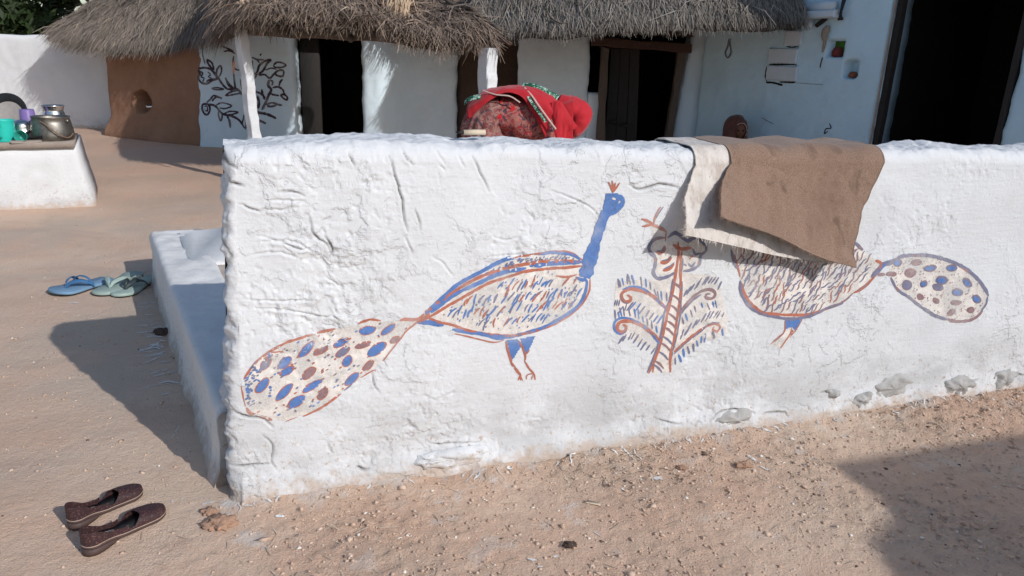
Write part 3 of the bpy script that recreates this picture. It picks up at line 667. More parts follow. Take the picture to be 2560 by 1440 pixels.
# tail
q.c = cT
tail = [(1440,505),(1385,545),(1300,545),(1180,560),(1090,550),(980,580),(830,610),(700,640),(500,690),(360,770),(250,860),(205,950),(190,1040),(210,1140),(270,1200),(370,1240),(480,1240),(640,1190),(780,1110),(900,1010),(1010,940),(1120,850),(1220,730),(1300,640),(1370,570)]
q.fill(tail, PEACH); T_ = q.p(tail)
for pts, m, w in [([(1440,505),(1390,545),(1300,545),(1270,552)], RED, .012), ([(1140,552),(1060,545),(980,575)], RED, .009), ([(825,610),(700,642)], RED, .011), ([(690,645),(520,690),(370,765),(265,850),(210,930),(195,960)], RED, .008), ([(175,1000),(190,1090),(205,1150)], RED, .004),
 ([(212,1155),(235,1190),(300,1218),(390,1240)], RED, .013), ([(600,1210),(720,1150),(860,1050)], RED, .008), ([(880,1030),(940,985)], GREY, .006), ([(1000,940),(1090,890),(1100,900)], RED, .005), ([(1150,830),(1240,720),(1310,635)], RED, .006), ([(1300,640),(1370,580),(1420,545)], RED, .007), ([(1390,570),(1480,565),(1565,588)], BLUE, .014), ([(480,1250),(560,1215)], RED, .003), ([(350,765),(470,770)], RED, .005)]:
    q.stroke(pts, w, m)
sp = []
for (x, y, a, b, an, m) in [(1045,620,.022,.0115,.1,1),(1190,615,.022,.0085,.6,1),(1235,685,.013,.0075,.5,4),(1110,748,.029,.0135,.55,1),(1015,720,.021,.0075,.25,4),(865,705,.021,.009,.45,1),(875,768,.021,.0095,.65,3),(725,760,.021,.009,.4,4),(625,752,.027,.010,.8,1),(475,840,.020,.012,.75,1),(345,845,.020,.010,1.0,3),(490,900,.020,.010,.5,1),(640,915,.021,.011,.7,4),(905,830,.016,.011,1.0,1),(1050,860,.018,.0085,.75,4),(935,950,.023,.0105,.7,1),(665,1000,.028,.009,.5,1),(470,1045,.030,.010,.8,1),(320,1000,.024,.011,.9,1),(555,1108,.025,.013,.6,1),(735,1050,.019,.011,1.0,4),(295,965,.006,.003,-.8,1),(375,1012,.005,.005,0,1),(372,1072,.005,.0045,0,1)]:
    c = cT(x, y); sp.append((c, max(a, b) * .95 + .004))
    a, b = (a * 1.16, b * 1.12) if a > .01 else (a, b)
    if a > .01: q.blob((x, y), a + .0034, b + .003, an, RED, .0012)
    q.blob((x, y), a, b, an, m, .0019)
dots(q, q.p([(t[0] * .97 + 22, t[1] * .96 + 33) for t in tail]), 360, .0036, [GREY, BLUE, RED, GREY, BROWN], avoid=sp)
dots(q, q.p([(205,940),(260,850),(370,770),(400,790),(300,900),(260,1000),(230,1140),(205,1080)]), 190, .0042, [BLUE, BLUE, GREY], avoid=sp)
o = q.build('painted_peacock', wall); o['label'] = 'left peacock with blue neck and long spotted tail'

# --- the plant
q = Paint(FW, cP, PM)
q.fill([(190,640),(560,610),(640,560),(720,570),(980,600),(1050,900),(1050,1040),(800,1150),(640,1240),(620,1350),(430,1350),(500,1180),(330,1090),(170,1040)], PEACH)
q.fill([(470,320),(900,340),(860,520),(700,570),(560,610),(490,540)], PEACH); q.fill([(400,150),(520,190),(600,240),(590,330),(480,310),(470,220)], PEACH)
for pts, m, w in [
 ([(690,400),(672,520),(640,700),(590,880),(540,1080),(490,1240),(440,1355)], RED, .012), ([(712,400),(700,560),(700,720),(670,900),(640,1080),(610,1220),(612,1350)], RED, .011), ([(640,620),(610,780),(565,880),(530,1060),(485,1210),(430,1350)], GREY, .009), ([(715,640),(690,900),(650,1100),(620,1230)], GREY, .007), ([(480,1260),(475,1350)], RED, .009), ([(680,330),(690,470)], RED, .010), ([(720,460),(712,560)], GREY, .008),
 ([(590,860),(530,800),(450,735),(370,705),(290,700),(235,735),(245,785),(290,795),(305,765),(275,745)], RED, .013), ([(575,850),(480,755),(400,695),(310,680),(240,705)], BLUE, .008), ([(232,740),(240,795),(285,812)], GREY, .006),
 ([(525,1100),(460,1035),(380,975),(290,945),(215,955),(192,1000),(215,1030),(255,1020),(262,985),(235,975)], RED, .013), ([(520,1120),(430,1010),(330,940),(240,920),(180,950),(172,1010),(215,1045),(265,1025)], BLUE, .009),
 ([(680,890),(740,820),(810,750),(880,710),(940,705),(965,735),(940,770),(895,765),(900,740),(930,735)], BROWN, .012), ([(690,900),(780,800),(860,740)], GREY, .008), ([(640,1190),(720,1110),(820,1030),(910,975),(965,965),(995,990),(975,1025),(940,1010),(950,985)], RED, .010), ([(640,1205),(740,1110),(850,1020),(930,960),(990,955)], GREY, .007),
 ([(585,250),(530,215),(480,200)], RED, .012), ([(490,200),(440,165),(395,150)], RED, .010), ([(480,200),(430,205),(400,210)], RED, .009), ([(490,195),(505,130),(530,80),(550,55)], RED, .008), ([(510,150),(535,100),(570,55)], GREY, .006), ([(590,240),(580,330)], RED, .006),
 ([(580,300),(500,310),(455,365),(460,410),(500,450),(500,520),(485,570),(520,615),(590,605),(660,570)], GREY, .013), ([(580,295),(480,320)], RED, .006), ([(500,450),(510,490)], BROWN, .014), ([(720,560),(790,550),(850,510),(860,440),(905,400),(900,350)], GREY, .012), ([(640,350),(700,385),(790,380)], RED, .014), ([(860,460),(840,510)], RED, .006),
 ([(505,410),(540,420),(575,390),(570,360)], RED, .012), ([(515,400),(550,405),(580,365)], GREY, .010), ([(540,490),(590,490),(630,450)], RED, .014), ([(550,480),(600,470),(632,430)], GREY, .007), ([(560,555),(610,545),(650,505)], RED, .012), ([(565,545),(620,520),(652,490)], GREY, .007), ([(800,385),(820,430),(870,420)], GREY, .010), ([(760,500),(790,525),(820,490)], GREY, .010), ([(770,470),(800,440)], RED, .006), ([(725,505),(750,520)], GREY, .007), ([(600,300),(660,260),(720,300),(760,320),(830,300),(900,360)], GREY, .014)]:
    q.stroke(pts, w, m)
for (x, y) in [(660,660),(655,760),(640,840),(620,900),(610,960),(590,1010),(575,1080),(560,1130),(545,1200),(510,1270),(500,1300)]:
    q.stroke([(x - 25, y - 18), (x + 15, y + 10), (x + 50, y + 50)], .0085, BROWN if rng.random() < .6 else GREY, .002)
def comb(base, up, ln, m, w=.0065, n=12, lean=0):
    P = catmull(q.p(base), 8); L = np.linspace(0, len(P) - 1, n).astype(int)
    for i in L:
        a = P[i] + rng.normal(size=2) * .002; d = np.array([lean + rng.normal() * .12, up]); d /= np.hypot(*d)
        q.stroke([a, a + d * ln * rng.uniform(.75, 1.2)], w * rng.uniform(.8, 1.2), m[rng.integers(len(m))], .0016, .5, False, raw=True)
comb([(210,690),(260,660),(340,670),(440,690),(520,770),(590,800)], 1, .034, [GREY, GREY, BLUE], n=13, lean=-.25); comb([(240,830),(330,790),(400,820),(480,880),(550,900)], -1, .034, [GREY, BLUE], n=10, lean=-.7)
comb([(190,940),(250,905),(340,920),(420,970),(510,1040)], 1, .034, [GREY, BLUE], n=11, lean=-.2); comb([(240,1060),(320,1030),(400,1090),(480,1150)], -1, .032, [GREY], n=9, lean=-.6)
comb([(720,760),(790,710),(860,680),(930,650),(980,690)], 1, .036, [GREY], n=11, lean=.6); comb([(700,920),(760,870),(830,810),(920,800),(970,780)], -1, .028, [GREY, BLUE], n=8, lean=.4)
comb([(690,1080),(770,1010),(850,960),(930,920),(1000,930)], 1, .036, [GREY], n=11, lean=.6); comb([(650,1230),(720,1160),(800,1110),(880,1040),(1010,1000)], -1, .034, [GREY, BLUE], .008, n=10, lean=.25)
for x in (205,220,190): q.stroke([(x, 780), (x - 12, 830)], .006, GREY)
o = q.build('painted_plant', wall); o['label'] = 'curling plant with a flower painted between the peacocks'

# --- the peacock on the right, half behind the sacks
q = Paint(FW, cB, PM)
body = [(110,230),(130,320),(175,430),(178,560),(215,660),(300,760),(430,815),(620,830),(800,815),(950,770),(1100,680),(1200,590),(1340,490),(1440,350),(1380,320),(1280,250),(1230,175),(1190,160),(1000,150),(700,120),(400,130),(220,170)]
q.fill(body, PEACH)
for pts, m, w in [([(105,230),(120,300),(140,370),(160,395)], GREY, .012), ([(135,270),(150,340),(172,430),(178,470)], RED, .007), ([(178,500),(175,580),(210,670),(280,750),(370,790),(470,815),(600,835),(740,825),(860,785),(950,745),(1090,700)], GREY, .013), ([(190,520),(200,590),(250,680),(340,765),(450,790),(600,800),(750,800),(880,770)], RED, .011), ([(900,770),(1000,730),(1100,680),(1180,610)], BROWN, .008), ([(1180,610),(1260,570),(1340,500),(1400,430),(1435,355)], RED, .012), ([(1220,590),(1330,520)], BROWN, .012), ([(1195,165),(1240,200),(1275,235)], GREY, .013), ([(1380,322),(1440,348)], RED, .012), ([(1340,470),(1400,420),(1455,360),(1560,335)], GREY, .026), ([(1400,450),(1470,450)], BROWN, .014), ([(1360,470),(1430,395),(1490,350)], BLUE, .010), ([(1240,190),(1265,235)], BROWN, .010)]:
    q.stroke(pts, w, m)
inner = q.p([(130,240),(160,330),(200,440),(210,560),(260,660),(350,750),(480,780),(640,790),(800,770),(930,720),(1080,640),(1200,540),(1330,430),(1400,350),(1280,270),(1180,180),(700,150),(300,180)])
lo, hi = inner.min(0), inner.max(0)
for z in np.arange(lo[1], hi[1], .027):
    for s in np.arange(lo[0], hi[0], .027):
        c = np.array([s + rng.normal() * .006 + (int(z / .027) % 2) * .0135, z + rng.normal() * .006])
        if not inside(c[None], inner)[0] or rng.random() < .05: continue
        a = math.radians(52) + rng.normal() * .28; l = rng.uniform(.017, .030); d = np.array([math.cos(a), math.sin(a)]); e = np.array([-d[1], d[0]]) * .003
        q.stroke([c - d * l, c - d * l * .3 - e, c + d * l * .4 + e, c + d * l], .0066 * rng.uniform(.7, 1.25), [GREY, GREY, BROWN, RED, GREY, BROWN, BROWN, GREY][rng.integers(8)], .0016, .4, True, raw=True)
dots(q, inner, 170, .0022, [GREY, BROWN])
q.fill([(570,840),(715,835),(660,940),(620,905),(555,930)], BLUE, .0014, .004)
for pts, m, w in [([(560,850),(560,940),(500,1000),(435,1060)], RED, .006), ([(625,910),(600,980),(560,1040),(520,1095)], RED, .007), ([(720,840),(650,950),(600,1000)], RED, .005), ([(555,960),(470,1040)], GREY, .003), ([(630,930),(615,985)], RED, .012)]: q.stroke(pts, w, m)
q.fill([(550,950),(620,920),(640,960),(540,1100),(430,1070)], PEACH)
tail = [(1500,345),(1620,290),(1800,275),(1980,300),(2130,365),(2260,460),(2350,560),(2385,640),(2350,740),(2270,830),(2150,875),(2010,860),(1900,810),(1780,730),(1640,620),(1570,560),(1520,470)]
q.fill(tail, PEACH)
for pts, m, w in [([(1490,345),(1560,325),(1640,290),(1780,282),(1900,290),(2050,330),(2190,395),(2290,480),(2360,580),(2385,640)], GREY, .015), ([(1700,285),(1850,290)], BROWN, .010), ([(2130,370),(2230,440)], RED, .006), ([(2380,640),(2360,710),(2310,780)], GREY, .010), ([(2330,770),(2250,840),(2130,870),(2030,850)], BROWN, .015), ([(2030,855),(1930,820),(1820,750)], GREY, .014), ([(1830,760),(1700,660),(1590,590),(1540,510),(1525,475)], GREY, .011), ([(1600,600),(1570,560)], RED, .009), ([(1480,440),(1580,450)], BROWN, .020)]:
    q.stroke(pts, w, m)
sp = []
for (x, y, a, b, an, m) in [(1590,348,.016,.011,-.2,1),(1765,348,.019,.009,-.1,4),(1890,400,.024,.010,-.05,1),(2080,398,.020,.010,-.15,1),(1710,440,.022,.013,-.15,4),(1995,508,.022,.013,-.2,1),(2210,525,.022,.010,-.6,1),(1675,548,.020,.014,-.4,3),(1832,540,.014,.010,-.1,1),(1960,570,.021,.010,-.25,3),(2125,612,.021,.011,-.25,1),(2285,668,.018,.011,-.5,1),(1800,655,.015,.008,-.5,4),(1940,690,.014,.007,-.5,4),(2110,705,.019,.008,-.1,4),(2070,790,.014,.010,.3,4),(2230,765,.014,.009,-.2,4)]:
    a, b = a * 1.28, b * 1.25; c = cB(x, y); sp.append((c, max(a, b) + .003)); a, b = a * 1.15, b * 1.12; q.blob((x, y), a + .002, b + .002, an, BROWN, .0012); q.blob((x, y), a * .97, b * .95, an, GREY if m != BROWN else BROWN, .0016)
    if m == 1: q.blob((x - 6, y + 3), a * .72, b * .66, an, BLUE, .0022)
dots(q, q.p([(t[0] * .95 + 98, t[1] * .94 + 35) for t in tail]), 330, .0026, [GREY, BROWN, GREY, RED], ang=1.0, avoid=sp)
o = q.build('painted_peacock', wall); o['label'] = 'right peacock with spotted round tail, partly behind the sacks'
# ------------------------------------------------------------------ thatch
def strands(name, P, N, D, n, mat, parent, L=(.22, .5), w=(.006, .012), lift=(.0, .07), pitch=.12, side=.25, droop=.0, bias=1.0, sh=(0, 1), curl=.0, seed=0, coarse=None):
    """straws lying down a roof surface: P, N, D are grids (nu, nv, 3) of points, normals and down-slope directions; v runs from eave up"""
    g = np.random.default_rng(seed + 50); nu, nv = P.shape[:2]
    u = g.random(n) * (nu - 1.001); v = (g.random(n) ** bias) * (nv - 1.001); iu, iv = u.astype(int), v.astype(int); fu, fv = (u - iu)[:, None], (v - iv)[:, None]
    def bl(A): return (A[iu, iv] * (1 - fu) + A[iu + 1, iv] * fu) * (1 - fv) + (A[iu, iv + 1] * (1 - fu) + A[iu + 1, iv + 1] * fu) * fv
    p, nn, d = bl(P), bl(N), bl(D); nn /= np.linalg.norm(nn, axis=1)[:, None]; d /= np.linalg.norm(d, axis=1)[:, None]
    s = np.cross(nn, d); clump = n2(u * 3.0 / 1 + 7, v * 1.5)                 # neighbours lean together
    a = side * (.6 * clump + .7 * g.normal(size=n)); b = pitch * (g.random(n) * 1.3 - .2)
    dr = d * np.cos(a)[:, None] + s * np.sin(a)[:, None]; dr = dr * np.cos(b)[:, None] + nn * np.sin(b)[:, None]
    l = g.uniform(L[0], L[1], n)[:, None]; ww = g.uniform(w[0], w[1], n)[:, None]; sd = np.cross(dr, nn + .8 * g.normal(size=(n, 3)) * .6); sd /= np.linalg.norm(sd, axis=1)[:, None]
    p0 = p + nn * g.uniform(lift[0], lift[1], n)[:, None] - dr * l * .35; cu = (g.normal(size=(n, 1)) * curl * l) * s
    p1 = p0 + dr * l * .5 + cu * .5 + nn * .012; p2 = p0 + dr * l + cu; p2[:, 2] -= (droop * l[:, 0] * (1 + .5 * g.random(n)))
    V = np.stack([p0 - sd * ww / 2, p0 + sd * ww / 2, p1 - sd * ww / 2, p1 + sd * ww / 2, p2 - sd * ww * .18, p2 + sd * ww * .18], 1).reshape(-1, 3)
    o = np.arange(n)[:, None] * 6; F = np.concatenate([o + np.array([[0, 1, 3, 2]]), o + np.array([[2, 3, 5, 4]])], 0)
    c = np.clip(sh[0] + (sh[1] - sh[0]) * (.55 * g.random(n) + .3 * g.random(n) ** 3 + .15 + .25 * clump), 0, 1)
    return mesh(name, V, F, mat, parent, False, attrs={'shade': np.repeat(c, 6)}, kind='stuff')
def roof_surface(E, R, nu=60, nv=24, sag=.06, rough=.03):
    """a roof skin between eave points E and upper points R"""
    def res(P, n): 
        P = catmull(P, 10); L = np.concatenate([[0], np.cumsum(np.linalg.norm(np.diff(P, axis=0), axis=1))]); t = np.linspace(0, L[-1], n)
        return np.stack([np.interp(t, L, P[:, k]) for k in range(3)], 1)
    A, B = res(E, nu), res(R, nu); t = np.linspace(0, 1, nv)
    P = A[:, None] * (1 - t)[None, :, None] + B[:, None] * t[None, :, None]
    P[..., 2] += sag * np.sin(t * math.pi)[None] + rough * f3(P * 1.6, 3)
    du = np.gradient(P, axis=0); dv = np.gradient(P, axis=1); N = np.cross(du, dv); N /= np.linalg.norm(N, axis=2)[..., None]; N *= np.sign(N[..., 2:3] + 1e-9)
    D = -dv / np.linalg.norm(dv, axis=2)[..., None]
    return P, N, D
def roof_slab(name, P, N, th, mat, parent):
    nu, nv = P.shape[:2]; T = P.reshape(-1, 3); B = (P - N * th).reshape(-1, 3); f = grid_faces(nu, nv); o = len(T)
    loop = [i * nv for i in range(nu)] + [(nu - 1) * nv + j for j in range(1, nv)] + [i * nv + nv - 1 for i in range(nu - 2, -1, -1)] + [j for j in range(nv - 2, 0, -1)]
    s = np.array([(loop[i], loop[(i + 1) % len(loop)], o + loop[(i + 1) % len(loop)], o + loop[i]) for i in range(len(loop))])
    return mesh(name, np.vstack([T, B]), np.concatenate([f, f[:, ::-1] + o, s]), mat, parent)
def pole(name, pts, r, mat, parent=None, n=10, wob=.25, **k):
    P = catmull(np.asarray(pts, float), 8); rr = np.interp(np.linspace(0, 1, len(P)), np.linspace(0, 1, np.size(r)), np.atleast_1d(r))
    P = P + .25 * rr[:, None] * np.stack([f2(np.arange(len(P)) * .35, P[:, 0] * 0 + 2.2, 2), f2(np.arange(len(P)) * .35, P[:, 0] * 0 + 7.1, 2), 0 * rr], 1)
    return MB().tube(P, rr * (1 + wob * f2(np.arange(len(P)) * .5 + pts[0][0], rr * 0, 2)), n).build(name, mat, parent, **k)
def post(name, base, top, w, rot, mat, parent):
    """rough hewn square post"""
    n = 26; R = []
    for i, t in enumerate(np.linspace(0, 1, n)):
        c = np.asarray(base) * (1 - t) + np.asarray(top) * t; c = c + .012 * np.array([n2(t * 5 + 3, 1.2 + rot), n2(t * 5, 8.1), 0]); h = w / 2 * (1.08 - .14 * t) * (1 + .10 * n2(t * 9 + rot, 4.4))
        q = np.array([(-1, -.86), (-.86, -1), (.86, -1), (1, -.86), (1, .86), (.86, 1), (-.86, 1), (-1, .86)]) * h * (1 + .05 * rng.normal(size=(8, 1)))
        ca, sa = math.cos(rot), math.sin(rot); q = q @ np.array([[ca, sa], [-sa, ca]])
        if i in (8, 15, 21): q *= .965
        R.append(np.column_stack([c[0] + q[:, 0], c[1] + q[:, 1], np.full(8, c[2])]))
    return MB().rings(R).build(name, mat, parent, smooth=False)

# ------------------------------------------------------------------ hut on the left with a porch
hut = thing('thatched_hut', 'thatched hut with a porch, flower drawing on its white wall and bare mud corner', 'hut', (0, 0, 0))
YH = 10.75
hs = Surf((-4.42, YH), (1, 0), lambda s, z: .012 * f2(s * 2.2 + 1, z * 2.2, 3) + .004 * f2(s * 12, z * 12, 3))
sx = lambda px, py: hs.px(px, py)[0]
slab('white_wall', hs, sx(497, 360), sx(742, 330), -.05, lambda s: 1.45 + .22 * np.asarray(s), .35, M_PANEL, hut, .03, .03, edge_wob=.02, sl=.10, sr=-.02)
_a, _b = sx(948, 300), sx(1005, 300)
slab('wall_pier', hs, sx(912, 300), sx(1140, 300), -.05, 1.85, .4, M_PANEL, hut, .025, .05, edge_wob=.02, hole=lambda S, Z: .17 * sst(_b, _a, S + .03 * n2(Z * 3, Z * 0)))
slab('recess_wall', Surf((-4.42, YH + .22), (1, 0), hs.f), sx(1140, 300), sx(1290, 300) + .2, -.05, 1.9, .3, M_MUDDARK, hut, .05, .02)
# door opening: side leaf, lintel, dark room behind
jl = Surf((-4.42 + sx(742, 300), YH + .10), (1, 0)); jw = sx(790, 300) - sx(742, 300)
MB().box((-4.42 + sx(742, 300) + jw / 2, YH + .33, .8), (jw, .07, 1.7), bev=.08).build('door_leaf', M_DARKWOOD, hut)
MB().box((-4.42 + sx(826, 300), YH + .12, 1.62), (sx(912, 300) - sx(742, 300) + .5, .26, .14), jit=.006).build('lintel', M_WOOD, hut)
def room(x0, x1, y0, y1, z1, mat, parent, name='dark_room', dirx=(1, 0), p0=(0, 0)):
    """inside of a dark room: back, sides, ceiling, floor (open to the front)"""
    d = np.array([dirx[0], dirx[1]]) / np.hypot(*dirx); n = np.array([-d[1], d[0]])
    w = lambda x, y, z: (p0[0] + d[0] * x + n[0] * y, p0[1] + d[1] * x + n[1] * y, z)
    V = []; F = []
    def q(a, b, c, e):
        o = len(V); V.extend([a, b, c, e]); F.append((o, o + 1, o + 2, o + 3))
    t = .06
    for (a, b) in (((x0, y0), (x0, y1)), ((x0, y1), (x1, y1)), ((x1, y1), (x1, y0))):
        q(w(*a, -.02), w(*b, -.02), w(*b, z1), w(*a, z1))
    q(w(x0, y0, z1), w(x1, y0, z1), w(x1, y1, z1), w(x0, y1, z1)); q(w(x0, y0, -.004), w(x0, y1, -.004), w(x1, y1, -.004), w(x1, y0, -.004))
    return mesh(name, V, F, mat, parent, False)
room(-3.15, -1.0, YH + .36, YH + 2.6, 1.75, M_NEARBLACK, hut)
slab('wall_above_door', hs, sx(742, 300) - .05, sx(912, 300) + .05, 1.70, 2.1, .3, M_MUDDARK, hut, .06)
# mud corner wall with a niche, running back to the left
ma = np.array([on_y(281, 330, 11.75)[0], 11.75]); mb_ = np.array([-4.40, YH + .03])
def mud_relief(s, z): return .02 * f2(s * 1.6, z * 1.6, 3) + .006 * f2(s * 9, z * 9, 3) + .16 * sst(.42, 0, z) ** 1.5 * sst(1.95, 1.2, s)
ms = Surf(ma, mb_ - ma, mud_relief); mlen = float(np.hypot(*(mb_ - ma))); nch = ms.px(356, 254)
def niche(S, Z):
    d = np.hypot((S - nch[0]) / .20, (Z - nch[1]) / .165); d = d + .12 * n2(S * 9, Z * 9)
    return -.44 * sst(1.02, .84, d) + .02 * np.exp(-((d - 1.05) / .12) ** 2) + .05 * np.exp(-((np.hypot((S - nch[0]) / .3, (Z - nch[1] + .25) / .10)) ** 2))
slab('mud_wall', ms, 0, mlen + .08, -.05, 1.36, .5, M_MUD, hut, .025, .03, hole=niche)
p = ms.pt(np.array(nch[0] + .05), np.array(nch[1] - .105), -.10); MB().lathe([(.05, 0), (.075, .02), (.08, .045), (.07, .05)], 14, p).build('bowl', M_STEEL)
tag(bpy.data.objects['bowl'], 'small dull metal bowl sitting in the mud wall niche', 'bowl')
# flower drawing on the white wall
fl = Paint(hs, lambda x, y: hs.px(440 + x / 5.5375, 80 + y / 5.5375), [P_DARK]); K = 0
for pts, w in [([(310,505),(400,495),(480,515),(530,570),(570,640),(500,670),(430,715),(350,700),(310,640),(330,580),(310,520)], .028), ([(330,540),(370,570),(350,620),(390,640),(370,690)], .018), ([(440,550),(480,590),(450,620),(500,640)], .014), ([(420,690),(470,660),(560,655)], .022), ([(430,370),(450,440),(520,520),(500,430),(430,375)], .026), ([(560,610),(570,520),(615,465),(630,540),(600,620)], .022), ([(520,540),(590,640),(640,720),(720,790),(850,790),(910,870)], .030), ([(680,630),(720,700),(800,785),(730,740),(690,660)], .024), ([(490,780),(570,770),(660,790),(580,800),(500,790)], .020), ([(680,880),(760,830),(860,810),(900,840),(800,865),(690,885)], .022), ([(365,170),(375,330),(410,450)], .014), ([(620,190),(720,230),(800,270)], .026), ([(660,270),(740,260),(820,300)], .020), ([(800,330),(790,430),(820,510),(880,530)], .018),
 ([(360,1000),(440,1000),(470,1060),(440,1140),(390,1130),(360,1060),(365,1000)], .028), ([(390,1030),(430,1030),(430,1090),(395,1085)], .018), ([(420,980),(480,930),(530,880),(640,920),(560,900),(500,960)], .024), ([(440,1000),(540,1020),(600,1090),(660,1140),(760,1160),(860,1210),(930,1290)], .030), ([(560,1010),(640,980),(770,1020),(680,1060),(600,1050)], .020), ([(590,1090),(590,1160),(620,1230),(640,1150),(620,1110)], .024), ([(660,1140),(740,1100),(860,1110),(780,1140),(680,1150)], .022), ([(700,1150),(740,1230),(755,1330)], .030), ([(970,1350),(920,1280),(930,1200),(950,1150),(965,1250),(970,1340)], .020), ([(890,650),(900,720),(910,800)], .014),
 ([(1050,620),(1120,560),(1150,470),(1220,410),(1310,385),(1260,440),(1210,530),(1140,590)], .028), ([(1050,350),(1120,380),(1220,385)], .024), ([(1160,330),(1180,300)], .02), ([(1120,380),(1160,430)], .022), ([(1060,390),(1060,490),(1080,500)], .018), ([(1150,600),(1230,590),(1300,640),(1360,580),(1430,530),(1490,540),(1480,610),(1400,600),(1370,560)], .026), ([(1350,460),(1400,420),(1480,430),(1520,465),(1460,490),(1380,490),(1350,465)], .024), ([(1240,530),(1320,500),(1400,520)], .016), ([(1130,580),(1080,650),(1060,740),(1100,820),(1170,850),(1240,910)], .026), ([(1290,660),(1280,740),(1320,800),(1280,880),(1250,960),(1190,1080)], .034), ([(1330,740),(1340,690),(1300,660)], .026), ([(1340,770),(1420,760),(1480,800),(1500,860),(1540,900),(1530,940),(1480,910),(1460,870),(1520,860)], .026), ([(1480,650),(1440,700),(1430,750)], .026), ([(1300,850),(1360,870),(1430,880)], .026), ([(1190,790),(1200,860),(1230,940)], .03), ([(1125,880),(1150,960),(1140,1050),(1110,1000),(1115,900)], .028), ([(1250,1010),(1320,980),(1400,1000),(1330,1030),(1260,1025)], .028), ([(1390,1000),(1470,1015)], .026), ([(1100,1050),(1130,1110),(1230,1130),(1320,1160),(1390,1200)], .036), ([(1130,1220),(1190,1240),(1245,1270)], .034)]:
    fl.stroke(pts, w * 1.05, 0, .004)
fl.build('painted_flowers', hut)
# posts, beam
pL = np.array([-2.66, 7.85, 0]); pLt = np.array([on_y(603, 78, 7.85)[0], 7.85, 1.52]); pR = np.array([-.33, 7.6, 0]); pRt = np.array([on_y(1222, 122, 7.6)[0], 7.6, 1.43])
post('porch_post', pL, pLt, .10, math.radians(52), M_POST, hut); post('porch_post', pR, pRt, .145, math.radians(47), M_POST, hut)
pole('porch_beam', [pLt + np.array([-.25, .12, -.0]), (pLt + pRt) / 2 + np.array([0, .14, .03]), pRt + np.array([.10, .16, .01])], [.06, .05, .055], M_WOOD, hut)
for t in (.2, .45, .7): 
    c = pLt * (1 - t) + pRt * t; pole('rafter', [c + np.array([0, .0, -.02]), c + np.array([-.25, 1.6, .28])], .032, M_WOOD, hut)
# roof: porch slope and left slope
def E_(l): return np.array([on_y(*a) for a in l])
eL = E_([(122,84,11.75),(165,102,11.6),(215,113,11.45),(300,118,11.2),(400,111,10.95),(480,98,10.6),(545,84,9.6),(585,66,8.5)])
rL = E_([(335,-28,13.3),(380,-50,13.3),(420,-70,13.2),(480,-90,13.0),(540,-110,12.8),(600,-120,12.4),(660,-120,12.0),(700,-120,11.7)])
P1, N1, D1 = roof_surface(eL, rL, 90, 30, .10, .05); roof_slab('roof_base', P1, N1, .10, M_ROOFBASE, hut)
strands('thatch', P1, N1, D1, 26000, M_STRAW1, hut, (.2, .52), (.0045, .010), (0, .06), .16, .30, .05, 1.0, seed=1)
strands('eave_fringe', P1[:, :4], N1[:, :4], D1[:, :4], 7000, M_STRAW1, hut, (.12, .32), (.004, .009), (-.06, .05), .1, .35, .15, 1.0, (0, .9), .06, seed=2)
eP = E_([(535,84,8.2),(575,60,7.9),(620,44,7.55),(700,40,7.45),(800,36,7.45),(880,42,7.45),(960,66,7.5),(1030,92,7.55),(1100,104,7.6),(1170,98,7.6),(1240,92,7.6)])
rP = E_([(600,-110,10.6),(650,-110,10.4),(690,-110,10.3),(750,-110,10.2),(810,-105,10.1),(860,-95,10.0),(900,-75,9.9),(925,-55,9.7),(945,-42,9.7),(968,-34,9.5),(990,-24,9.3)])
P2, N2, D2 = roof_surface(eP, rP, 90, 30, .07, .05); roof_slab('porch_roof_base', P2, N2, .09, M_ROOFBASE, hut)
strands('porch_thatch', P2, N2, D2, 21000, M_STRAWB, hut, (.16, .46), (.0045, .011), (0, .08), .3, .55, .06, 1.0, (0, 1), .12, seed=3)
strands('porch_fringe', P2[:, :4], N2[:, :4], D2[:, :4], 5200, M_STRAWB, hut, (.10, .32), (.004, .010), (-.08, .06), .25, .65, .22, 1.0, (0, .95), .15, seed=4)
strands('loose_stalks', P2, N2, D2, 900, M_STRAWB, hut, (.25, .6), (.009, .017), (.0, .10), .45, 1.0, .12, .7, (.1, 1), .25, seed=31)
strands('loose_stalks', P1, N1, D1, 800, M_STRAW1, hut, (.25, .6), (.006, .012), (.02, .10), .3, .9, .1, .6, (.1, 1), .25, seed=33)
# right rake: bundle of branches along the hip
hip = P2[-1]
for k in range(9):
    o = rng.normal(size=3) * .045 + np.array([.03, 0, .05]); a, b = sorted(rng.choice(np.arange(0, 22), 2, replace=False)); b = max(b, a + 7)
    pole('branch', [hip[a] + o, hip[(a + b) // 2] + o * .6 + rng.normal(size=3) * .02, hip[min(b, 29)] + o], [.022, .016], [M_GREYWOOD, M_WOOD, M_WOOD][k % 3], hut, 7)
pole('branch', [hip[10] + np.array([.02, -.03, .02]), hip[15] + np.array([.02, -.03, .03]), hip[20] + np.array([0, -.03, .0])], [.04, .032], M_GREYWOOD, hut, 9)
pole('branch', [hip[3] + np.array([0, 0, .03]), hip[1] + np.array([.05, -.05, .0]), hip[0] + np.array([.14, -.10, -.04])], [.03, .024, .02], M_REDWOOD, hut, 8)
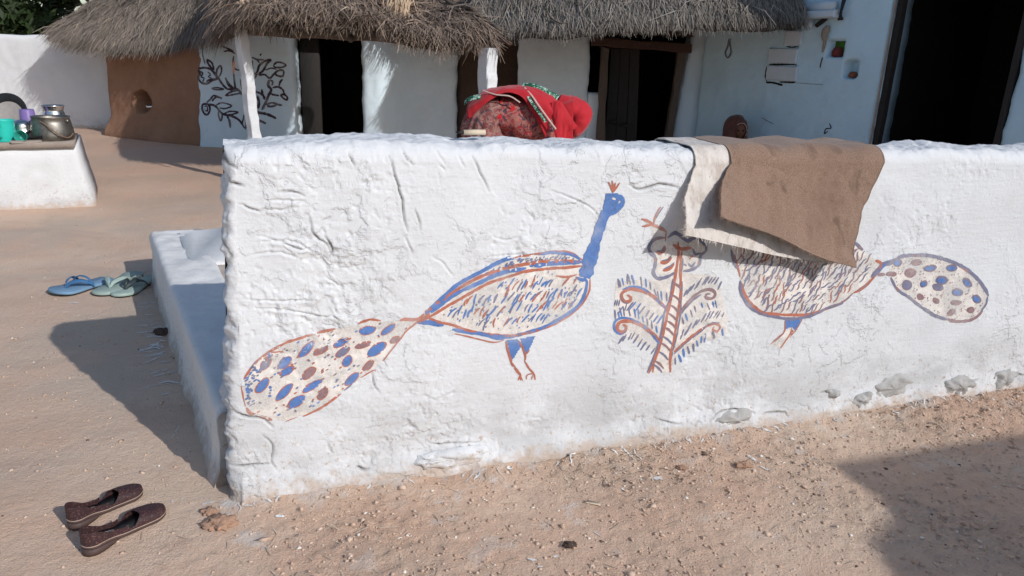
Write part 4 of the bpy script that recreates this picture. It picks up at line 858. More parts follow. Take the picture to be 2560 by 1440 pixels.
# fresh straw tufts
def tuft(c, n, L, spread, seed, mat=M_TUFT, d=(0, -.75, -.65)):
    g = np.random.default_rng(seed); d = np.array(d) / np.linalg.norm(d); V = []; F = []; A = []
    for i in range(n):
        a = d + g.normal(size=3) * spread; a /= np.linalg.norm(a); l = L * g.uniform(.6, 1.15); s = np.cross(a, [0, -.6, .8]); s /= np.linalg.norm(s); p0 = np.asarray(c) + g.normal(size=3) * .05 - a * l * .55; w = g.uniform(.004, .008)
        o = len(V); V += [p0 - s * w, p0 + s * w, p0 + a * l * .6 + s * w, p0 + a * l * .6 - s * w, p0 + a * l + s * w * .2 + [0, 0, -.03], p0 + a * l - s * w * .2 + [0, 0, -.03]]; F += [(o, o + 1, o + 2, o + 3), (o + 3, o + 2, o + 4, o + 5)]; A += [g.random()] * 6
    return mesh('straw_tuft', V, F, mat, hut, False, attrs={'shade': A}, kind='stuff')
tuft(on_y(992, 25, 8.0) + np.array([0, -.02, .06]), 420, .52, .22, 5); tuft(on_y(630, 40, 7.7) + np.array([0, 0, .05]), 120, .30, .3, 6); tuft(on_y(680, 55, 7.6) + np.array([0, 0, .03]), 90, .34, .35, 8, M_STRAWB)
# main roof of the hut behind the porch hip, smooth brown thatch, and a black ring left on it
eQ = E_([(985,35,10.2),(1060,60,10.2),(1130,75,10.2),(1215,92,10.2)]); rQ = E_([(960,-160,11.9),(1020,-160,11.9),(1080,-150,11.9),(1125,-110,11.9)])
P3, N3, D3 = roof_surface(eQ, rQ, 40, 20, .06, .03); roof_slab('rear_roof_base', P3, N3, .1, M_ROOFBASE, hut)
strands('rear_thatch', P3, N3, D3, 5000, M_STRAWB, hut, (.2, .5), (.006, .012), (0, .03), .08, .25, .03, 1.0, (.35, 1), seed=7)
c = on_y(1062, 6, 9.2); mb = MB(); an = np.linspace(0, 2 * math.pi, 29)
mb.tube([c + np.array([.15 * math.cos(t), .10 * math.sin(t), .14 * math.sin(t)]) for t in an], .05, 10)
o = mb.build('rubber_ring', M_IRON); tag(o, 'black rubber ring lying on the thatch above the porch', 'ring')
# small thing hanging at the left post
mb = MB().tube([pLt + np.array([-.07, -.07, -.30]), pLt + np.array([-.075, -.08, -.42])], [.014, .007], 7); mb.tube([pLt + np.array([-.075, -.08, -.42]), pLt + np.array([-.07, -.08, -.56])], [.007, .013], 7, 1)
o = mb.build('hanging_brush', [plain('orange_rag', (.25, .10, .06), .8), M_IRON]); tag(o, 'small orange and black bundle tied to the left porch post', 'bundle')

# ------------------------------------------------------------------ second hut in the middle
hut2 = thing('thatched_hut', 'thatched hut in the middle with a dark plank door', 'hut', (0, 0, 0))
Y2 = 10.35
h2 = Surf((0.0, Y2), (1, 0), lambda s, z: .014 * f2(s * 2 + 9, z * 2, 3) + .004 * f2(s * 12 + 2, z * 12, 3)); tx = lambda px, py: h2.px(px, py)[0]
slab('left_wall', h2, tx(1286, 340), tx(1466, 340), -.05, 1.9, .35, M_PANEL, hut2, .03, .03, edge_wob=.015, sl=.02, sr=-.03)
slab('door_pier', h2, tx(1466, 340) - .01, tx(1502, 340), -.05, .92, .30, M_PANEL, hut2, .03, .02)
slab('right_wall', h2, tx(1672, 340), tx(1760, 340) + .1, -.05, 1.95, .35, M_PANEL, hut2, .03, .03, edge_wob=.02, sl=.20)
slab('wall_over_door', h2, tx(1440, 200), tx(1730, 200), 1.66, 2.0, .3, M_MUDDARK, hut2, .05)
# door frame and planks
def beam(name, a, b, w, d, mat, parent, jit=.006):
    a, b = np.asarray(a, float), np.asarray(b, float); t = (b - a) / np.linalg.norm(b - a); sd = np.cross(t, [0, 1.0, 0]); sd /= np.linalg.norm(sd); bk = np.cross(sd, t); R = []
    for k in np.linspace(0, 1, 9):
        c = a + (b - a) * k; h = w / 2 * (1 + .10 * rng.normal()); R.append(np.array([c + sd * x * h + bk * y * d / 2 for x, y in ((-1, -.8), (-.85, -1), (.85, -1), (1, -.8), (1, 1), (-1, 1))]) + rng.normal(size=(6, 3)) * jit)
    return MB().rings(R).build(name, mat, parent, smooth=False)
door = thing('plank_door', 'dark weathered plank door under the grey thatch', 'door', (0, 0, 0))
door.parent = hut2; del door['category'], door['label']
def at2(px, py, dy=0.0): p = on_y(px, py, Y2 + dy); return p
def low(px, py, px2, py2, dy=0.0):
    a, b = at2(px, py, dy), at2(px2, py2, dy); t = (0.0 - a[2]) / (b[2] - a[2]); return a, a + (b - a) * t
for (a, b, c, e, w) in [(1513,118,1500,350,.10),(1706,118,1670,350,.10)]:
    top_, foot = low(a, b, c, e, -.05); beam('door_frame', foot, top_, w, .12, M_WOOD, hut2)
beam('lintel', at2(1478, 103, -.08), at2(1727, 122, -.08), .10, .14, M_REDWOOD, hut2); beam('lintel', at2(1500, 112, -.0), at2(1715, 118, -.0), .06, .12, M_DARKWOOD, hut2)
lt, lb = low(1528, 122, 1512, 350, .08); rt_, rb = low(1600, 122, 1592, 350, .08)
for k in range(3):
    f0, f1 = (k + .02) / 3, (k + .97) / 3
    a0, a1, b0, b1 = lb + (rb - lb) * f0, lb + (rb - lb) * f1, lt + (rt_ - lt) * f0, lt + (rt_ - lt) * f1; yo = rng.normal() * .008
    mb = MB(); mb.rings([np.array([a0, a1, a1 + [0, .035, 0], a0 + [0, .035, 0]]) + [0, yo, 0], np.array([b0, b1, b1 + [0, .035, 0], b0 + [0, .035, 0]]) + [0, yo, 0]]); mb.build('plank', M_DARKWOOD, door, smooth=False)
for (a, b, c, e) in [(1526,302,1580,318)]: beam('ledger', at2(a, b, .05), at2(c, e, .05), .035, .03, M_DARKWOOD, door)
room(at2(1510, 200)[0] - .25, at2(1690, 200)[0] + .25, Y2 + .36, Y2 + 2.4, 1.8, M_NEARBLACK, hut2)
e2 = E_([(1196,60,9.45),(1240,72,9.3),(1300,73,9.1),(1400,70,8.9),(1500,66,8.75),(1600,62,8.75),(1700,54,8.75),(1800,50,8.7),(1880,56,8.7),(1950,52,8.75),(2015,40,8.9)])
r2 = E_([(1150,-190,12.2),(1240,-190,12.2),(1320,-190,12.2),(1400,-190,12.2),(1480,-190,12.2),(1560,-190,12.2),(1640,-190,12.2),(1720,-190,12.2),(1790,-185,12.2),(1850,-180,12.2),(1910,-170,12.2)])
P4, N4, D4 = roof_surface(e2, r2, 110, 34, .12, .05); roof_slab('roof_base', P4, N4, .12, M_ROOFBASE, hut2)
strands('thatch', P4, N4, D4, 38000, M_STRAW2, hut2, (.22, .52), (.0045, .010), (0, .06), .14, .28, .05, .85, seed=9)
strands('eave_fringe', P4[:, :4], N4[:, :4], D4[:, :4], 9000, M_STRAW2, hut2, (.12, .32), (.004, .009), (-.07, .05), .1, .3, .12, 1.0, (0, .9), .05, seed=10)
strands('verge_fringe', P4[:4], N4[:4], (D4 + .35 * np.array([-1, 0, -.3]))[:4], 1500, M_STRAW2, hut2, (.2, .45), (.007, .013), (-.05, .08), .2, .4, .2, .8, (0, .6), .08, seed=11)
strands('loose_stalks', P4, N4, D4, 700, M_STRAW2, hut2, (.3, .6), (.006, .012), (.02, .10), .3, .8, .1, .8, (.2, 1), .2, seed=32)
def rope(name, pts, r, mat, parent=None): return MB().tube(catmull(np.array(pts), 8), r, 6).build(name, mat, parent)
rope('roof_rope', [on_y(1368, 22, 9.35) + [0, -.02, .08], on_y(1366, 42, 9.15) + [0, -.02, .08], on_y(1376, 60, 9.0) + [0, -.02, .07], on_y(1400, 72, 8.9) + [0, -.03, .06], on_y(1430, 68, 8.95) + [0, -.03, .06]], .009, M_WOOD, hut2)
rope('hanging_rope', [on_y(1824, 96, 8.6), on_y(1820, 115, 8.6), on_y(1814, 132, 8.6), on_y(1820, 143, 8.6), on_y(1828, 132, 8.6), on_y(1826, 112, 8.6), on_y(1826, 96, 8.6)], .011, M_IRON, hut2)
# ------------------------------------------------------------------ bluish house on the right
house = thing('limewashed_house', 'limewashed house, tinted with the blue of shade, with a wide dark doorway', 'house', (0, 0, 0))
RB0 = np.array([at2(1748, 300)[0], Y2 - .15]); rd = np.array([.62, -.785])
rs = Surf(RB0, rd, lambda s, z: .012 * f2(s * 1.8 + 3, z * 1.8, 3) + .004 * f2(s * 10, z * 10, 3)); rq = lambda px, py: rs.px(px, py)
n1, n2_ = rq(2088, 122), rq(2127, 173)
def niches(S, Z):
    a = np.maximum(np.abs(S - n1[0]) / .105, np.abs(Z - n1[1]) / .095); b = np.hypot(np.abs((S - n2_[0]) / .088) ** 1.6, np.abs((Z - n2_[1]) / .098) ** 1.6)
    return -.16 * sst(1.03, .93, a) - .16 * sst(1.03, .90, b)
sj = rq(2200, 200)[0]; sj2 = rq(2530, 200)[0]
slab('house_wall', rs, -.10, sj, -.05, 3.3, .4, M_BLUE, house, .02, .02, hole=niches, edge_wob=.012, sr=.02)
slab('house_wall', rs, sj2, sj2 + 3.4, -.05, 3.3, .4, M_BLUE, house, .04, .03, edge_wob=.02, sl=.06)
slab('wall_over_door', rs, sj - .05, sj2 + .1, 2.35, 3.3, .36, M_BLUE, house, .06)
T3 = np.array([0, 0, 1.0])
def on_rs(s, z, off=0.0): return rs.p0 + s * rs.w + z * T3 + (off + float(rs.f(np.array([s]), np.array([z]))[0])) * rs.n
def obeam(name, a, b, w, d, mat, parent):
    R = []
    for k in np.linspace(0, 1, 12):
        c = a + (b - a) * k; h = w / 2 * (1 + .05 * rng.normal()); R.append(np.array([c + rs.w * x * h + rs.n * y * d for x, y in ((-1, -1), (1, -1), (1, .8), (.8, 1), (-.8, 1), (-1, .8))]))
    return MB().rings(R).build(name, mat, parent, smooth=False)
obeam('door_frame', on_rs(sj + .030, 0, -.10), on_rs(sj + .050, 2.36, -.10), .06, .05, M_DARKWOOD, house)
obeam('frame_edge', on_rs(sj + .005, 0, .0), on_rs(sj + .025, 2.36, .0), .014, .012, M_GREYWOOD, house)
obeam('door_frame', on_rs(sj2 - .03, 0, -.06), on_rs(sj2 + .0, 2.36, -.06), .06, .05, M_DARKWOOD, house); obeam('door_frame', on_rs(sj, 2.33, -.05), on_rs(sj2, 2.33, -.05), .1, .05, M_WOOD, house)
room(sj - .3, sj2 + .5, .42, 3.2, 2.45, M_NEARBLACK, house, dirx=rd, p0=RB0)
# flat stone roof with eave, side wall behind the frame
cs = [on_rs(-.3, 3.3, .35), on_rs(sj2 + 3.6, 3.3, .35), on_rs(sj2 + 3.6, 3.3, -4.2), on_rs(-.3, 3.3, -4.2)]
MB().rings([np.array(cs), np.array(cs) + [0, 0, .16]]).build('flat_roof', M_SLAB, house, smooth=False)
for s_ in (sj2 + 3.2, -.08):
    a, b = on_rs(s_, 0, -.4), on_rs(s_, 0, -4.0); mb = MB(); R = []
    for z in (-.05, 3.295): R.append(np.array([a - rs.w * .15, b - rs.w * .15, b + rs.w * .15, a + rs.w * .15]) + T3 * z)
    mb.rings(R).build('side_wall', M_BLUE, house, smooth=False)
# coloured niche insides and the things in them
def lobe(name, s, z, off, rx, rz, mat, label, cat, prof=None):
    c = on_rs(s, z, off); mb = MB().lathe(prof or [(rx * .55, 0), (rx * .95, rz * .35), (rx, rz * .8), (rx * .75, rz * 1.3), (rx * .5, rz * 1.5)], 16, c)
    return tag(mb.build(name, mat), label, cat)
lobe('clay_pot', n1[0] - .02, n1[1] - .093, -.085, .062, .075, plain('dull_red_clay', (.16, .035, .03), .7), 'dull red round pot in the square green backed niche', 'pot')
mb = MB(); w0 = .098; z0, z1 = n1[1] - .088, n1[1] + .088
mb.rings([np.array([on_rs(n1[0] - w0, z0, -.155), on_rs(n1[0] + w0, z0, -.155), on_rs(n1[0] + w0, z0, -.148), on_rs(n1[0] - w0, z0, -.148)]), np.array([on_rs(n1[0] - w0, z1, -.155), on_rs(n1[0] + w0, z1, -.155), on_rs(n1[0] + w0, z1, -.148), on_rs(n1[0] - w0, z1, -.148)])])
mb.build('niche_lining', plain('green_lining', (.10, .22, .03), .8, var=.5, scale=14), house)
lobe('clay_cup', n2_[0], n2_[1] - .092, -.075, .05, .045, plain('brown_clay', (.22, .085, .045), .8), 'small brown clay cup in the rounded niche', 'cup')
# dressed stone blocks let into the wall
for (a, b, c, e) in [(1926,120,1992,160),(1921,163,1992,204),(1967,76,2005,114)]:
    s0, z1 = rq(a, b); s1, z0 = rq(c, e); P = []
    mb = MB(); R = []
    for off, ins in ((-.05, 0), (.020, 0), (.034, .012)):
        R.append(np.array([on_rs(s0 + ins, z0 + ins, off), on_rs(s1 - ins, z0 + ins, off), on_rs(s1 - ins, z1 - ins, off), on_rs(s0 + ins, z1 - ins, off)]))
    mb.rings(R).build('stone_block', M_BLOCK, house, smooth=False)
def crack(pts, w, m=None):
    P = np.array([rq(*q) for q in pts]); pt = Paint(rs, lambda x, y: rq(x, y), [M_NEARBLACK]); pt.stroke(pts, w, 0, .003, .3); return pt
ck = Paint(rs, lambda x, y: rq(x, y), [M_NEARBLACK])
for pts, w in [([(1924,162),(1950,161),(1990,160)], .022), ([(1915,206),(1935,207),(1958,213)], .024), ([(1950,205),(1985,206),(1988,205)], .018), ([(1918,165),(1914,190),(1918,206)], .014), ([(1997,90),(1994,130),(1990,165),(1988,180)], .008), ([(1967,116),(1980,118),(1994,116)], .016), ([(2056,143),(2052,158),(2050,170)], .016), ([(2070,328),(2062,334),(2066,322),(2078,320),(2074,308)], .012), ([(1990,207),(2060,212)], .004), ([(1905,294),(1935,310)], .006)]:
    ck.stroke(pts, w, 0, .004, .4)
ck.build('plaster_cracks', house)['kind'] = 'stuff'
# bracket shelf with odds and ends high on the wall
sa, za = rq(2012, 43); sb, zb = rq(2098, 38); shelf = thing('wall_shelf', 'white stone shelf let into the bluish wall above the niches', 'shelf', tuple(on_rs(sa, za)))
def loc(p): return np.asarray(p) - np.array(shelf.location)
mb = MB(); R = []
for off in (-.05, .14, .16):
    i = .012 if off > .15 else 0; R.append(np.array([loc(on_rs(sa - .02 + i, za - .03 + i, off)), loc(on_rs(sb + .03 - i, zb - .03 + i, off)), loc(on_rs(sb + .03 - i, zb + .05 - i, off)), loc(on_rs(sa + .06 + i, za + .055 - i, off))]))
mb.rings(R).build('slab', M_BLOCK, shelf, smooth=False)
mb = MB().tube([loc(on_rs(sa + .08, za + .10, .08)), loc(on_rs(sb, zb + .09, .10))], .055, 12); mb.build('stone_roll', M_BLOCK, shelf)
mb = MB()
for k in range(4): mb.tube(catmull(np.array([on_rs(sb + .05 + .01 * k, zb + .22, .04), on_rs(sb + .07, zb + .10 - .02 * k, .09), on_rs(sb + .05, zb + .0, .06), on_rs(sb + .02 + .015 * k, zb - .05, .04)]), 6), .014, 6)
tag(mb.build('cord_hank', M_IRON), 'dark cords hanging over the right end of the wall shelf', 'cord hank')
def hang(name, pts, r, mat, label, cat): return tag(MB().tube(catmull(np.array(pts), 6), r, 8).build(name, mat), label, cat)
s_, z_ = rq(2032, 60); hang('hanging_pouch', [on_rs(s_, z_ + .06, .03), on_rs(s_, z_, .04), on_rs(s_ + .005, z_ - .06, .04)], [.018, .02, .026, .03, .034, .036, .036, .036, .036, .03, .02, .012, .008][:13], M_BLOCK, 'small grey pouch hanging below the left end of the shelf', 'pouch')
s_, z_ = rq(2062, 60); mb = MB().tube(catmull(np.array([on_rs(s_ - .08, z_ - .02, .03), on_rs(s_ - .02, z_ + .02, .04), on_rs(s_ + .03, z_ + .06, .04)]), 6), .026, 8)
tag(mb.build('dark_bundle', M_IRON), 'short dark bundle hanging below the middle of the shelf', 'bundle')
s_, z_ = rq(2064, 88); mb = MB().tube(catmull(np.array([on_rs(s_ + .03, z_ + .10, .03), on_rs(s_ + .01, z_, .045), on_rs(s_ + .02, z_ - .07, .035), on_rs(s_ + .0, z_ - .18, .02)]), 6), [.02, .03, .04, .045, .04, .04, .035, .035, .03, .03, .028, .025, .022, .02, .02, .018, .015, .012, .01][:19], 8)
tag(mb.build('cloth_bundle', plain('beige_rag', (.30, .25, .20), .9)), 'beige rag bundle hanging beside the square niche', 'rag')
# diagonal iron hook / cord by the thatch
# ------------------------------------------------------------------ a house behind the photographer: only its shadow reaches the picture
nb = thing('flat_roofed_house', 'flat roofed mud house whose roof corner casts the shadow at the lower right', 'house', (0, 0, 0))
zr = 2.5; k = zr / math.tan(SUN_EL); off = SUN_AZ * k; c0 = on_z(2085, 1156)[:2] + off; cA_ = on_z(2560, 1082)[:2] + off; d1 = (cA_ - c0) / np.hypot(*(cA_ - c0)); c2 = on_z(2300, 1440)[:2] + off; d2 = (c2 - c0) / np.hypot(*(c2 - c0))
def q2(a, b, z): p = c0 + d1 * a + d2 * b; return np.array([p[0], p[1], z])
edge = [q2(0, 0, zr), q2(5, 0, zr), q2(5, 4.5, zr), q2(0, 4.5, zr), q2(.0, .42, zr), q2(.14, .33, zr), q2(.05, .20, zr)]
edge = [q2(0, 0, zr), q2(5, 0, zr), q2(5, 4.5, zr), q2(-.10, 4.5, zr), q2(-.03, .46, zr), q2(.10, .36, zr), q2(.10, .24, zr)]
MB().rings([np.array(edge)[::-1], np.array(edge)[::-1] - [0, 0, .12]]).build('roof_slab', M_SLAB, nb, smooth=False)
MB().rings([np.array([q2(.5, .5, -.05), q2(4.7, .5, -.05), q2(4.7, 4.2, -.05), q2(.5, 4.2, -.05)])[::-1], np.array([q2(.5, .5, zr - .125), q2(4.7, .5, zr - .125), q2(4.7, 4.2, zr - .125), q2(.5, 4.2, zr - .125)])[::-1]]).build('wall', M_MUD, nb, smooth=False)

# ------------------------------------------------------------------ far left: compound wall, plinth with vessels
YW = 12.45
cw = Surf((-14, YW), (1, 0), lambda s, z: .015 * f2(s * 1.5, z * 1.5, 3) + .005 * f2(s * 9, z * 9, 3)); q_ = lambda px, py: cw.px(px, py)
o = slab('compound_wall', cw, 0, q_(292, 250)[0], -.05, lambda s: 1.40 + .02 * f2(np.asarray(s) * 1.1, np.asarray(s) * 0, 2) - .03 * sst(6.5, 7.5, np.asarray(s)), .35, M_WHITE, None, .035, .03)
tag(o, 'plain whitewashed compound wall behind the vessels', 'wall')
pa, pb = on_z(0, 525)[:2], on_z(240, 513)[:2]; pdr = (pb - pa) / np.hypot(*(pb - pa)); ps_ = Surf(pb, pdr, lambda s, z: .010 * f2(s * 2, z * 2, 3) + .004 * f2(s * 11, z * 11, 3)); pz = lambda px, py: ps_.px(px, py)
PT = 0.505
plinth = thing('vessel_plinth', 'whitewashed plinth with a stone slab top carrying kitchen vessels', 'plinth', (0, 0, 0))
o = slab('plinth_body', ps_, -2.2, 0.0, -.05, PT, .95, M_WHITE, plinth, .03, .03, edge_wob=.01, sr=-.09)
mb = MB(); R = []
def on_p(s, y, z): return ps_.p0 + s * ps_.w - y * ps_.n + z * T3
n_ = 40; ss_ = np.linspace(-2.2, -.10, n_)
fr = [on_p(s, -.015 + .02 * n2(s * 5, 1.3), 0) for s in ss_]; bk = [on_p(s, .72, 0) for s in ss_[::-1]]
ol = np.array(fr + bk); mb.rings([ol + T3 * (PT - .002), ol + T3 * (PT + .035 ), ol * 1.0 + T3 * (PT + .042)]); mb.build('stone_slab', M_SLAB, plinth)
for (s, y, l, ang) in [(-.45, .02, .22, .1), (-.75, .0, .16, -.2), (-1.0, .01, .2, .05)]:
    MB().box(on_p(s, y, PT + .052), (l, .07, .014), rot=math.atan2(ps_.w[1], ps_.w[0]) + ang, jit=.004).build('slab_flake', M_SLAB, plinth)
VZ = PT + .042
def vloc(px, y): 
    """a place on the slab under picture column px, y metres back from its front edge"""
    p0 = on_p(0, y, 0); d = ray(px, 330)[:2]; a = np.array([ps_.w[:2], -d]).T; t = np.linalg.solve(a, -p0[:2] + 0 * d) ; s = t[0]; return on_p(s, y, VZ)
A_ = math.atan2(ps_.w[1], ps_.w[0])
pot = thing('cooking_pot', 'big sooty aluminium pot with a wire handle, at the right end of the plinth', 'pot', tuple(vloc(131, .22)))
mb = MB().lathe([(.150, 0), (.166, .012), (.168, .05), (.152, .15), (.142, .185), (.150, .192), (.150, .198), (.135, .195), (.13, .17), (.14, .05), (.13, .02)], 36, (0, 0, 0)); mb.build('body', M_ALU, pot)
for a in (-.2, math.pi - .2): MB().tube([np.array([.145 * math.cos(a), .145 * math.sin(a), .165]), np.array([.175 * math.cos(a), .175 * math.sin(a), .168])], .012, 8).build('lug', M_ALU, pot)
MB().tube(catmull(np.array([(.0, -.155, .168), (.04, -.165, .15), (.10, -.162, .10), (.15, -.13, .05), (.172, -.06, .03), (.18, 0, .06)]), 8), .0055, 6).build('handle', M_WIRE, pot)
can = thing('steel_pot', 'steel cooking pot with a rim standing behind the aluminium pot', 'pot', tuple(vloc(141, .50)))
MB().lathe([(.080, 0), (.088, .02), (.086, .20), (.079, .215), (.079, .232), (.089, .262), (.093, .268), (.087, .268), (.073, .232), (.075, .05)], 28).build('body', M_STEEL, can)
mug = thing('plastic_jug', 'turquoise plastic jug with a handle on the plinth', 'jug', tuple(vloc(12, .14)))
MB().lathe([(.070, 0), (.074, .01), (.076, .05), (.0765, .053), (.077, .13), (.079, .17), (.083, .178), (.080, .178), (.072, .17), (.070, .02)], 28).build('body', M_TURQ, mug)
MB().tube(catmull(np.array([(.02, -.075, .14), (.035, -.125, .12), (.03, -.125, .06), (.015, -.078, .04)]), 8), .009, 8).build('handle', M_TURQ, mug)
rim = thing('iron_wok', 'large black iron wok leaning against the white compound wall', 'wok', tuple(vloc(18, .78) + np.array([0, 0, .15])))
mb = MB(); tl = math.radians(-66); R = []
for r, z in [(.10, -.075), (.16, -.05), (.205, 0), (.215, .01), (.205, .015), (.15, -.03), (.08, -.05), (.01, -.055)]:
    an = np.arange(36) * 2 * math.pi / 36; p = np.stack([r * np.cos(an), r * np.sin(an), np.full(36, z)], 1); c, s = math.cos(-tl), math.sin(-tl); p = np.stack([p[:, 0], p[:, 1] * c - p[:, 2] * s, p[:, 1] * s + p[:, 2] * c], 1); R.append(p)
mb.rings(R[:6], 0, True, False); mb.rings(R[5:], 1, False, True); mb.build('bowl', [M_IRON, plain('ash_grey', (.36, .33, .31), .9)], rim)
pb_ = thing('plastic_cup', 'purple plastic cup standing upside down behind the steel bowls', 'cup', tuple(vloc(75, .42)))
o = MB().lathe([(.068, 0), (.071, .004), (.067, .08), (.056, .235), (.052, .24), (.01, .24)], 22).build('body', M_PURPLE, pb_); MB().tube([(0.0, .0, .02), (0, 0, .05)], .069, 22).build('rim', M_PURPLE, pb_).scale = (1, 1, .3)
def bowl(px, y, z, r, h, mat, label, tilt=(0, 0, 0), name='steel_bowl', cat='bowl', group=None):
    t = thing(name, label, cat, tuple(vloc(px, y) + np.array([0, 0, z])), 0, group); t.rotation_euler = tilt
    MB().lathe([(r * .4, 0), (r * .7, h * .12), (r * .95, h * .5), (r, h), (r * 1.05, h * 1.03), (r * .97, h * 1.0), (r * .88, h * .5), (r * .6, h * .2)], 26).build('body', mat, t); return t
bowl(56, .24, .10, .072, .075, M_STEEL, 'upper of the two stacked bright steel bowls', (math.radians(195), .1, 0)).location.z += .06
bowl(57, .22, .0, .066, .085, M_STEEL, 'lower of the two stacked bright steel bowls', (math.radians(15), 0, 0))
bowl(82, .30, .03, .045, .09, M_STEEL, 'small steel tumbler beside the sooty pot', (.3, .2, 0), 'steel_tumbler', 'tumbler')
bowl(92, .12, .0, .062, .06, M_IRON, 'black iron bowl in front of the sooty pot', (.35, 0, 0), 'iron_bowl')
g = bowl(58, .06, .046, .047, .07, M_GREENGL, 'sea green plastic tumbler lying with its mouth to the front', (math.radians(82), 0, .2), 'plastic_tumbler', 'tumbler')

# ------------------------------------------------------------------ trees behind the walls
def tree(name, label, x, y, h, R, n, seed, lf=.13, low_=.8, group=None):
    g = np.random.default_rng(seed); t = thing(name, label, 'tree', (x, y, 0), 0, group)
    pole('trunk', [(0, 0, -.1), (.1, .05, h * .25), (-.05, 0, h * .5), (.05, .1, h * .8)], [.16, .12, .05], M_BARK, t)
    K = 34; cc = []
    for i in range(K):
        a = g.uniform(0, 2 * math.pi); r = R * math.sqrt(g.uniform(.05, 1)); z = low_ + (h - low_) * g.random(); r *= .65 + .35 * math.sin(math.pi * (z - low_) / (h - low_)); cc.append((r * math.cos(a), r * math.sin(a), z, g.uniform(.35, .75), g.random()))
        if i < 12: pole('limb', [(0, 0, z * .55), (r * .5 * math.cos(a), r * .5 * math.sin(a), z * .8), (r * math.cos(a), r * math.sin(a), z)], [.05, .015], M_BARK, t, 6)
    cc = np.array(cc); k = g.integers(0, K, n); u = g.normal(size=(n, 3)); u /= np.linalg.norm(u, axis=1)[:, None]
    c = cc[k, :3] + u * (cc[k, 3] * g.uniform(.35, 1.05, n))[:, None]; a = g.normal(size=(n, 3)); a /= np.linalg.norm(a, axis=1)[:, None]; b = np.cross(a, g.normal(size=(n, 3))); b /= np.linalg.norm(b, axis=1)[:, None]
    l = g.uniform(.6, 1.3, n)[:, None] * lf; V = np.stack([c - a * l, c + b * l * .42, c + a * l, c - b * l * .42], 1).reshape(-1, 3)
    mesh('crown', V, np.arange(n * 4).reshape(-1, 4), M_LEAF, t, False, attrs={'shade': np.repeat(np.clip(cc[k, 4] * .6 + .4 * g.random(n), 0, 1), 4)}, kind='stuff')
tree('tree', 'dark leafy tree above the left end of the compound wall', -11.3, 15.6, 5.0, 2.3, 9000, 1, .13, .7, 'trees behind the huts')
tree('tree', 'dark leafy tree between the compound wall and the left thatch', -8.2, 16.2, 5.2, 2.2, 9000, 2, .13, .7, 'trees behind the huts')
tree('tree', 'dark tree behind the others at far left', -9.6, 19.0, 6.0, 3.2, 8000, 3, .17, .6, 'trees behind the huts')
tree('tree', 'tree showing in the gap between the two thatched roofs', -.9, 16.5, 5.0, 1.9, 5000, 4, .13, 1.0, 'trees behind the huts')
